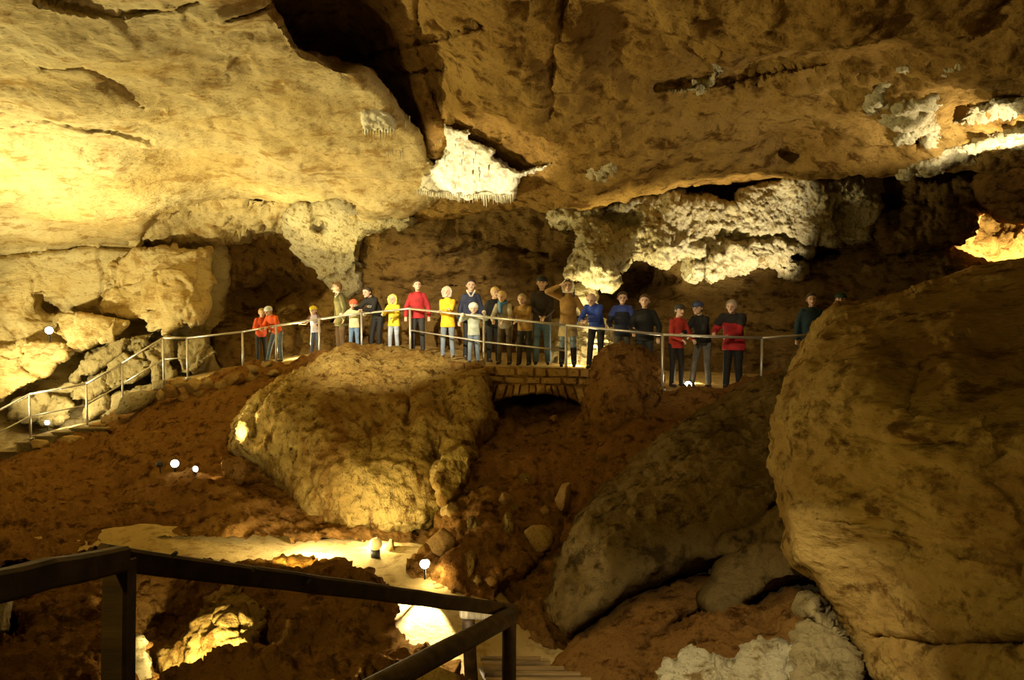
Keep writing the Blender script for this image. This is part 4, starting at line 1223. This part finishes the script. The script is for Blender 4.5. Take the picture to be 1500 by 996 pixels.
def person(px, head_y, back, label, top, legs, hair=(.10, .06, .03), yaw=0, lean=0, twist=0, hands=None, hat=None, hat_style='cap', hood=None, long_hair=False, coat=0.0, shoes=(.04, .03, .025), scarf=None,
           shoulder=None, stance=.5, look=(0, 0), bald=False, sleeve=None, print_on=False, H=None, build=1.0, collar=None, gloves=None, skirt=None, back_col=None, vest=None, child=False, boots=None, tilt=0.0):
    """yaw: turn from facing the camera (degrees, + = towards picture right). hands: two targets (side, forward, height as share of H)"""
    d = rail_d(px) + back
    gz = ground_z(px)
    foot = P(px, 500, d); foot.z = gz
    lean = lean + 4
    ratio = (.5 + .5 * math.cos(math.radians(lean)))
    if H is None:
        ztop = P(px, head_y, d).z
        H = (ztop - gz) / ratio
    root = empty('person', foot, math.radians(180 + yaw))
    tag(root, label, 'person', 'visitors along the railing')
    s = H / 1.75
    k = s * (1.0 if not child else 1.06)
    V3 = Vector
    Rl = Matrix.Rotation(math.radians(-lean), 3, 'X')          # lean forward (+y is forward)
    Rt = Matrix.Rotation(math.radians(twist), 3, 'Z') @ Rl @ Matrix.Rotation(math.radians(tilt), 3, 'Y')
    hipz = .52 * H
    # bending moves the hips back so that the weight stays over the feet
    hip = V3((0, -.35 * math.sin(math.radians(lean)) * H * .35, hipz))

    def T(x, y, z): return hip + Rt @ V3((x, y, z - hipz))
    X, Y, Z = Rt @ V3((1, 0, 0)), Rt @ V3((0, 1, 0)), Rt @ V3((0, 0, 1))
    sw = .160 * k * build
    sh = [T(-sw, 0, .80 * H), T(sw, 0, .80 * H)]
    neck0, neck1 = T(0, -.01 * k, .83 * H), T(0, .015 * k, .885 * H)
    hs = 1.22 if child else 1.0
    rj = random.Random(int(px))
    tilt += rj.uniform(-3, 3)
    hr = .0705 * H * hs
    headc = T(0, .035 * k, (.932 - (.010 if child else 0)) * H)
    hy, hp = look
    Hm = Matrix.Rotation(math.radians(hy), 3, 'Z') @ Matrix.Rotation(math.radians(hp - lean * .35), 3, 'X') @ Matrix.Rotation(math.radians(tilt), 3, 'Y')
    hX, hY, hZ = Hm @ V3((1, 0, 0)), Hm @ V3((0, 1, 0)), Hm @ V3((0, 0, 1))

    def Hd(x, y, z): return headc + hX * (x * hr) + hY * (y * hr) + hZ * (z * hr)
    if hands is None: hands = [(-.15, .02, .47), (.15, .02, .47)]
    hands = [(-hands[1][0], *hands[1][1:]), (-hands[0][0], *hands[0][1:])]     # given as seen, picture left first
    elb, wri, hnd = [], [], []
    ua, fa = .172 * H, .155 * H
    for i, (hx, hyy, hz) in enumerate(hands):
        sgn = -1 if i == 0 else 1
        tgt = V3((hx * H, hyy * H, hz * H)) + (V3((0, hip.y, 0)) * 0)
        v = tgt - sh[i]
        L = v.length
        if L > (ua + fa) * .985:
            v *= (ua + fa) * .985 / L; L = v.length; tgt = sh[i] + v
        if L < .12 * H: L = .12 * H
        a = (ua * ua - fa * fa + L * L) / (2 * L)
        h2 = math.sqrt(max(0, ua * ua - a * a))
        n = v.normalized()
        polev = V3((sgn * .55, -.55, -.75))
        polev = polev - n * polev.dot(n)
        polev = polev.normalized() if polev.length > 1e-4 else V3((sgn, 0, 0))
        e = sh[i] + n * a + polev * h2
        elb.append(e); wri.append(tgt); hnd.append((tgt - e).normalized())
    # ---- legs
    st = .055 * H * (.8 + stance)
    hips = [hip + V3((-.05 * H, 0, -.01 * H)), hip + V3((.05 * H, 0, -.01 * H))]
    ank = [V3((-st, .01, .045 * H)), V3((st, .045 * H * (stance - .2), .045 * H))]
    kne = [(hips[i] + ank[i]) * .5 + V3((0, .022 * H, .0)) for i in (0, 1)]
    B = k * build
    # ---- body: one continuous surface
    pc = []
    pc.append(loft([(hip + V3((0, 0, -.03 * H)), X * .12 * B, Y * .085 * B), (T(0, 0, .56 * H), X * .135 * B, Y * .09 * B), (T(0, 0, .64 * H), X * .12 * B, Y * .085 * B), (T(0, .005, .74 * H), X * .135 * B, Y * .095 * B), (T(0, 0, .785 * H), X * .12 * B, Y * .075 * B), (T(0, 0, .82 * H), X * .055 * B, Y * .05 * B)]))
    pc.append(capsule(neck0, neck1, .055 * k, .05 * k))
    pc.append(ball(Hd(0, -.05, .12), hr * .78, hr * .92, hr * .92, hX, hY, hZ))
    pc.append(ball(Hd(0, .18, -.42), hr * .56, hr * .62, hr * .60, hX, hY, hZ))
    pc.append(capsule(Hd(0, .86, .12), Hd(0, 1.06, -.18), hr * .10, hr * .16, 8))
    pc.append(ball(Hd(0, .72, -.78), hr * .26, hr * .20, hr * .18, hX, hY, hZ))
    for sg in (-1, 1): pc.append(ball(Hd(sg * .80, -.05, -.05), hr * .10, hr * .18, hr * .28, hX, hY, hZ))
    for i in (0, 1):
        pc.append(capsule(sh[i] + (-X if i else X) * .03 * k - Z * .03 * k, elb[i], .040 * k, .034 * k)); pc.append(capsule(elb[i], wri[i], .036 * k, .026 * k))
        pc.append(capsule(hips[i], kne[i], .075 * k, .05 * k)); pc.append(capsule(kne[i], ank[i], .048 * k, .035 * k))
        pc.append(capsule(ank[i], ank[i] + V3((0, .06 * k, -.015 * H)), .033 * k, .024 * k))
        # palm and five bent fingers
        n = hnd[i]
        dn = (V3((0, .35, -1)) - n * V3((0, .35, -1)).dot(n))
        dn = dn.normalized() if dn.length > 1e-3 else V3((0, 1, 0))
        sd_ = n.cross(dn).normalized()
        w = wri[i]
        pc.append(loft([(w, sd_ * .026 * k, dn * .018 * k), (w + n * .05 * k, sd_ * .040 * k, dn * .018 * k), (w + n * .09 * k, sd_ * .040 * k, dn * .016 * k)], 10))
        for q, (off, ln_) in enumerate(((-.030, .062), (-.010, .074), (.011, .070), (.031, .054))):
            b0 = w + n * .085 * k + sd_ * off * k
            b1 = b0 + (n * .75 + dn * .5).normalized() * ln_ * .5 * k
            b2 = b1 + (n * .15 + dn * 1.0).normalized() * ln_ * .5 * k
            pc.append(capsule(b0, b1, .0098 * k, .009 * k, 6)); pc.append(capsule(b1, b2, .009 * k, .0078 * k, 6))
        sgn = -1 if i == 0 else 1
        t0 = w + n * .03 * k - sd_ * sgn * .03 * k * (1 if i == 0 else -1) * 1
        t1 = t0 + (n * .6 + dn * .4 - sd_ * .6).normalized() * .04 * k
        pc.append(capsule(t0, t1, .012 * k, .011 * k, 6)); pc.append(capsule(t1, t1 + (n * .8 + dn * .5).normalized() * .03 * k, .011 * k, .009 * k, 6))
    body = fuse('body', pc, SKIN, root, .0115 * max(.75, k), 1, .4)
    # ---- face
    for sg in (-1, 1):
        v, f = ball(Hd(sg * .30, .80, .06), hr * .10, hr * .07, hr * .065, hX, hY, hZ)
        mesh_np('eye', v, f, EYE_M, body)
        v, f = capsule(Hd(sg * .16, .87, .24), Hd(sg * .46, .78, .22), hr * .04, hr * .03, 6)
        mesh_np('eyebrow', v, f, cloth(tuple(c * .7 for c in hair)), body)
    v, f = capsule(Hd(-.2, .80, -.47), Hd(.2, .80, -.47), hr * .05, hr * .05, 6)
    mesh_np('mouth', v, f, LIP, body)
    # ---- hair
    if not bald:
        hp_ = [ball(Hd(0, -.16, .22), hr * .90, hr * .98, hr * .96, hX, hY, hZ)]
        if long_hair:
            for sg in (-1, 1): hp_.append(capsule(Hd(sg * .75, -.15, .1), Hd(sg * .85, .05, -1.7), hr * .3, hr * .22))
            hp_.append(capsule(Hd(0, -.6, .0), Hd(0, -.75, -1.9), hr * .6, hr * .45))
        else:
            hp_.append(ball(Hd(0, -.5, -.25), hr * .68, hr * .5, hr * .6, hX, hY, hZ))
        # the face stays free: hair sits behind the brow
        hp_ = [([q - hY * (hr * .10) if (q - headc).dot(hY) > .55 * hr and (q - headc).dot(hZ) < .62 * hr else q for q in v], f) for (v, f) in hp_]
        ho = fuse('hair', hp_, cloth(hair, .6), root, .012 * max(.75, k), 1, .6)
        # trim the fringe
        me = ho.data
        for vtx in me.vertices:
            q = V3(vtx.co) - headc
            fy, fz = q.dot(hY), q.dot(hZ)
            if fz < .45 * hr and fy > .25 * hr and not (long_hair and abs(q.dot(hX)) > .6 * hr):
                vtx.co = V3(vtx.co) - hY * (fy - .25 * hr)
    else:
        v = fuse('hair', [ball(Hd(0, -.42, -.12), hr * .86, hr * .66, hr * .62, hX, hY, hZ)], cloth(hair, .6), root, .012, 1, .6)
    if hat is not None:
        if hat_style == 'cap':
            ps = [ball(Hd(0, -.08, .38), hr * .96, hr * 1.05, hr * .80, hX, hY, hZ)]
            ps = [([q + hZ * max(0, (.30 * hr - (q - headc).dot(hZ))) for q in v], f) for (v, f) in ps]
            ps.append(loft([(Hd(0, .62, .36), hX * hr * .70, hY * hr * .55), (Hd(0, .66, .30), hX * hr * .66, hY * hr * .62)], 14))
        else:
            ps = [ball(Hd(0, -.10, .36), hr * 1.0, hr * 1.06, hr * .92, hX, hY, hZ)]
            ps = [([q + hZ * max(0, (.12 * hr - (q - headc).dot(hZ))) for q in v], f) for (v, f) in ps]
        fuse('hat', ps, cloth(hat), root, .012, 1, .6)
    if hood is not None:
        ps = []
        for t in range(9):
            an = math.pi * (t / 8.0) * 1.25 - math.pi * .125
            ps.append(capsule(Hd(math.cos(an) * .95, .25, math.sin(an) * .95 - .05), Hd(math.cos(an) * .55, -.75, math.sin(an) * .75 - .05), hr * .22, hr * .4, 8))
        ps.append(ball(Hd(0, -.55, .1), hr * .9, hr * .6, hr * .95, hX, hY, hZ))
        ps.append(capsule(Hd(-.7, .1, -.85), Hd(.7, .1, -.85), hr * .3, hr * .3))
        fuse('hood', ps, cloth(hood), root, .014, 2, .6)
    # ---- jacket
    t_ = cloth(top)
    hem = .47 * H - coat * H
    fl = .015 + coat * .35
    jc = [loft([(hip + V3((0, 0, hem - hipz)), X * (.165 + fl) * B, V3((0, 1, 0)) * (.125 + fl) * B), (hip + V3((0, 0, (hem - hipz) * .4)), X * (.168 + fl * .5) * B, Y * (.128 + fl * .4) * B), (T(0, 0, .56 * H), X * .165 * B, Y * .122 * B), (T(0, 0, .65 * H), X * .162 * B, Y * .118 * B), (T(0, .01, .74 * H), X * .172 * B, Y * .128 * B),
                  (T(0, 0, .792 * H), X * .158 * B, Y * .108 * B), (T(0, 0, .825 * H), X * .095 * B, Y * .078 * B), (T(0, 0, .848 * H), X * .062 * B, Y * .062 * B)], 18)]
    arms = []
    for i in (0, 1):
        we = wri[i] - hnd[i] * .012 * k
        a = [capsule(sh[i] + (-X if i else X) * .02 * k - Z * .012 * k, elb[i], .066 * B, .058 * B, 12), capsule(elb[i], elb[i].lerp(we, .5), .060 * B, .052 * B, 12), capsule(elb[i].lerp(we, .5), we, .052 * B, .044 * B, 12)]
        arms += a
    if sleeve is None:
        jc += arms
        jk = fuse('jacket', jc, t_, root, .017 * max(.8, k), 3)
    else:
        jk = fuse('jacket', jc, t_, root, .017 * max(.8, k), 3)
        fuse('sleeves', arms, cloth(sleeve), root, .016 * max(.8, k), 2)
    if vest is not None:
        pv = loft([(T(0, .012, .50 * H), X * .10 * B, Y * .125 * B), (T(0, .016, .62 * H), X * .10 * B, Y * .125 * B), (T(0, .022, .74 * H), X * .10 * B, Y * .132 * B), (T(0, .012, .80 * H), X * .09 * B, Y * .112 * B)], 14)
        fuse('front_panel', [pv], cloth(vest), jk, .016, 2)
    if shoulder is not None:
        ps = [loft([(T(0, 0, .765 * H), X * .197 * B, Y * .138 * B), (T(0, 0, .812 * H), X * .186 * B, Y * .114 * B), (T(0, 0, .848 * H), X * .105 * B, Y * .082 * B)], 16)]
        for i in (0, 1): ps.append(capsule(sh[i] + (-X if i else X) * .02 * k, sh[i].lerp(elb[i], .45), .080 * B, .073 * B, 12))
        fuse('shoulder_yoke', ps, cloth(shoulder), jk, .016, 2)
    if scarf is not None:
        ps = []
        for t in range(10):
            an = 2 * math.pi * t / 10
            an2 = 2 * math.pi * (t + 1) / 10
            ps.append(capsule(T(.085 * k * math.cos(an), .02 * k + .08 * k * math.sin(an), .852 * H), T(.085 * k * math.cos(an2), .02 * k + .08 * k * math.sin(an2), .852 * H), .036 * k, .036 * k, 8))
        ps.append(capsule(T(.03 * k, .12 * k, .84 * H), T(.04 * k, .145 * k, .74 * H), .045 * k, .04 * k, 8))
        fuse('scarf', ps, cloth(scarf), root, .014, 2)
    if collar is not None:
        ps = [capsule(T(sg * .02 * k, .10 * k, .80 * H), T(sg * .085 * k, .03 * k, .866 * H), .02 * k, .024 * k, 8) for sg in (-1, 1)]
        ps.append(capsule(T(-.08 * k, .02 * k, .866 * H), T(-.0 * k, -.07 * k, .872 * H), .022 * k, .022 * k, 8)); ps.append(capsule(T(.08 * k, .02 * k, .866 * H), T(0, -.07 * k, .872 * H), .022 * k, .022 * k, 8))
        fuse('collar', ps, cloth(collar), root, .012, 1)
    if gloves is not None:
        for i in (0, 1):
            fuse('mitten', [ball(wri[i] + hnd[i] * .055 * k, .062 * k, .058 * k, .062 * k)], cloth(gloves), root, .012, 1, .6)
    # ---- trousers
    tr = [loft([(hip + V3((0, 0, -.05 * H)), V3((.14 * B, 0, 0)), V3((0, .105 * B, 0))), (hip + V3((0, 0, .0)), V3((.15 * B, 0, 0)), V3((0, .115 * B, 0))), (T(0, 0, .57 * H), X * .145 * B, Y * .108 * B)], 16)]
    lg = []
    for i in (0, 1):
        lg += [capsule(hips[i], kne[i], .092 * B, .066 * B, 12), capsule(kne[i], ank[i] + V3((0, 0, .0)), .066 * B, .056 * B, 12)]
    fuse('trousers', tr + lg, cloth(legs), root, .016 * max(.8, k), 2)
    if skirt is not None:
        fuse('skirt', [loft([(hip + V3((0, 0, .03 * H)), V3((.15 * B, 0, 0)), V3((0, .115 * B, 0))), (hip + V3((0, 0, -.10 * H)), V3((.19 * B, 0, 0)), V3((0, .15 * B, 0))), (hip + V3((0, 0, -.17 * H)), V3((.21 * B, 0, 0)), V3((0, .17 * B, 0)))], 16)], cloth(skirt), root, .016, 2)
    for i in (0, 1):
        a = ank[i]
        toe = V3((0, 1, 0))
        z0 = .0
        shp = loft([(V3((a.x, a.y - .055 * k, .004)), V3((.034 * k, 0, 0)), V3((0, .012 * k, .0))), ], 10) if False else None
        ps = [capsule(V3((a.x, a.y - .03 * k, .042 * k)), V3((a.x, a.y + .13 * k, .034 * k)), .044 * k, .036 * k, 10), capsule(V3((a.x, a.y - .01 * k, .05 * k)), V3((a.x, a.y, .10 * k)), .045 * k, .042 * k, 10)]
        if boots is not None: ps.append(capsule(V3((a.x, a.y, .08 * k)), a.lerp(kne[i], .75), .056 * k, .066 * k, 10))
        ps = [([V3((q.x, q.y, max(q.z, 0.002))) for q in v], f) for (v, f) in ps]
        fuse('shoe', ps, cloth(boots if boots is not None else shoes), root, .013, 1, .6)
    if print_on:
        rr = random.Random(4)
        for row_ in range(3):
            xx = -.11
            while xx < .10:
                wd = rr.uniform(.015, .035)
                c0 = T(xx * k, .131 * k, (.735 - row_ * .025) * H)
                v, f = capsule(c0, c0 + X * wd * k + Z * rr.uniform(-.01, .012) * k, .006 * k, .005 * k, 6)
                mesh_np('print_mark', v, f, cloth((.75, .72, .62)), jk)
                xx += wd + .012
    return root


# the hands of leaning visitors rest on the top rail
RH = .60
LEANH = [(-.08, .26, .58), (.06, .27, .58)]
BLACK, JEAN, DARK = (.014, .013, .013), (.13, .19, .28), (.03, .026, .022)
person(383, 452, .55, 'blond visitor in red-orange jacket and dark trousers, leftmost at the railing', (.72, .10, .025), DARK, (.55, .36, .14), 25, 18, 0, [(-.05, .2, .6), (.12, .22, .6)])
person(403, 450, .40, 'visitor in orange jacket and pale blue knitted hat bending over the railing', (.78, .12, .02), (.12, .17, .22), (.4, .25, .1), -18, 30, 0, LEANH, (.62, .68, .80), 'beanie', stance=1.3)
person(462, 449, .42, 'child in yellow cap and lavender vest at the left railing', (.58, .52, .66), (.08, .10, .16), (.3, .18, .08), -15, 6, 0, [(-.20, .20, .66), (.14, .2, .62)], (.85, .62, .03), 'cap', sleeve=(.16, .08, .06), child=True)
person(500, 414, .95, 'tall man in long olive coat turned aside behind the pale-jacketed child', (.10, .085, .025), (.14, .08, .03), (.22, .12, .04), -55, 4, 0, None, coat=.10, collar=(.42, .40, .32), build=1.12)
person(519, 440, .40, 'child in cream jacket and red hat raising both mittened hands', (.80, .72, .42), (.16, .26, .42), (.3, .18, .08), 0, 0, 0, [(-.20, .22, .72), (.22, .22, .80)], (.70, .14, .06), 'beanie', gloves=(.85, .74, .58), child=True)
person(550, 429, .42, 'dark-haired man in black printed sweatshirt leaning on the railing', BLACK, BLACK, (.04, .025, .015), -30, 30, 0, [(-.15, .30, .62), (.02, .30, .60)], print_on=True, H=1.72)
person(577, 432, .42, 'blond child in bright yellow raincoat and light jeans', (.92, .68, .05), (.42, .48, .58), (.85, .62, .22), -12, 0, 0, [(-.13, .20, .66), (.05, .23, .60)], coat=.03, hood=(.90, .70, .14), child=True)
person(612, 411, .45, 'tall dark-haired visitor in crimson jacket with hands down', (.42, .02, .025), (.035, .032, .03), (.07, .04, .02), 4, 0, 0, [(-.16, .08, .50), (.16, .08, .50)], look=(12, 8), build=1.05)
person(656, 420, .40, 'visitor in orange-yellow jacket with grey hood and folded arms', (.95, .52, .02), (.20, .24, .30), (.5, .4, .25), -8, 0, 0, [(.03, .17, .68), (-.04, .19, .66)], hood=(.48, .46, .42), coat=.04, shoes=(.30, .24, .16))
person(690, 410, 1.25, 'dark-haired man in navy jacket behind the small child', (.02, .025, .06), BLACK, (.05, .03, .02), 5, 0, 0, None, collar=(.55, .52, .46))
person(694, 445, .38, 'small child in pale grey-green jacket and white hat gripping the rail', (.52, .56, .48), (.22, .28, .36), (.6, .45, .2), 0, 0, 0, [(-.18, .24, .80), (.19, .24, .84)], (.85, .82, .74), 'beanie', gloves=(.86, .72, .62), child=True)
person(722, 421, 1.05, 'blond visitor in black standing behind the blue scarf', BLACK, BLACK, (.70, .50, .20), 30, 6, 0, None, look=(-10, 0))
person(739, 427, .42, 'blond visitor with blue scarf leaning on clasped hands', (.34, .30, .24), (.10, .07, .04), (.72, .52, .22), -14, 20, 0, LEANH, scarf=(.08, .24, .55), sleeve=(.55, .50, .40))
person(768, 431, .45, 'visitor in tan brown jacket with short grey-blond hair', (.42, .25, .07), (.025, .022, .02), (.45, .36, .2), -18, 14, 0, [(-.13, .22, .66), (-.02, .24, .61)], build=1.08)
person(794, 406, .75, 'tall man in dark cap and dark jacket wearing blue jeans', (.035, .025, .02), (.12, .20, .34), (.03, .02, .015), -5, 0, 0, [(-.02, .17, .56), (.04, .17, .56)], (.015, .015, .018), 'cap', build=1.12)
person(832, 410, .45, 'woman in tan jacket and white hood shading her eyes', (.36, .20, .05), (.20, .27, .33), (.06, .035, .02), -6, 0, 0, [(-.10, .12, .93), (.17, .05, .52)], hood=(.86, .80, .62), long_hair=True, skirt=(.50, .38, .18), boots=(.025, .02, .018))
person(872, 440, .42, 'balding man in bright blue jacket bent over clasped hands', (.03, .07, .42), BLACK, (.35, .25, .14), -20, 36, 0, [(-.08, .32, .58), (.0, .33, .58)], bald=True, H=1.74, look=(0, -8))
person(911, 428, .45, 'young man in navy jacket with blue shoulders holding the rail', (.012, .014, .03), (.07, .06, .045), (.05, .03, .015), -4, 0, 0, [(-.14, .16, .58), (.12, .18, .58)], shoulder=(.04, .07, .34), look=(0, -4))
person(944, 432, .45, 'dark-haired man in black jacket with hand on the rail', (.010, .010, .010), (.03, .035, .035), (.10, .055, .025), -12, 0, 0, [(-.12, .18, .58), (.16, .10, .52)], build=1.12)
person(991, 446, .42, 'visitor in red jacket and dark cap beside the ground lamp', (.46, .035, .02), (.018, .016, .016), (.04, .025, .02), 22, 4, 0, [(-.06, .2, .58), (.10, .2, .58)], (.05, .045, .04), 'cap')
person(1028, 442, .45, 'man in black jacket and blue cap leaning on the railing', (.012, .011, .011), (.13, .12, .10), (.12, .07, .03), -42, 14, 0, [(-.10, .26, .62), (.02, .26, .60)], (.05, .07, .16), 'cap', stance=1.0)
person(1074, 440, .45, 'grey-haired man in red jacket with black shoulders leaning on the rail', (.44, .02, .025), BLACK, (.42, .36, .26), -28, 14, 0, [(-.16, .22, .62), (.0, .25, .60)], shoulder=(.02, .018, .018), build=1.22, coat=.05)
person(1187, 430, 1.0, 'dark-haired visitor in teal jacket half hidden by the giant boulder', (.015, .05, .08), BLACK, (.07, .04, .02), -12, 0, 0, None, build=1.1)
person(1230, 430, 1.4, 'visitor in dark green cap peeking over the giant boulder', (.03, .03, .03), BLACK, (.05, .03, .02), -20, 0, 0, None, (.02, .06, .035), 'cap')

# grow each fused surface once and keep the result as plain meshes
dg = bpy.context.evaluated_depsgraph_get()
done = [(o, bpy.data.meshes.new_from_object(o.evaluated_get(dg))) for o in FUSE]
for o, me in done:
    old = o.data
    o.modifiers.clear()
    o.data = me
    bpy.data.meshes.remove(old)
    me.polygons.foreach_set('use_smooth', np.full(len(me.polygons), True))
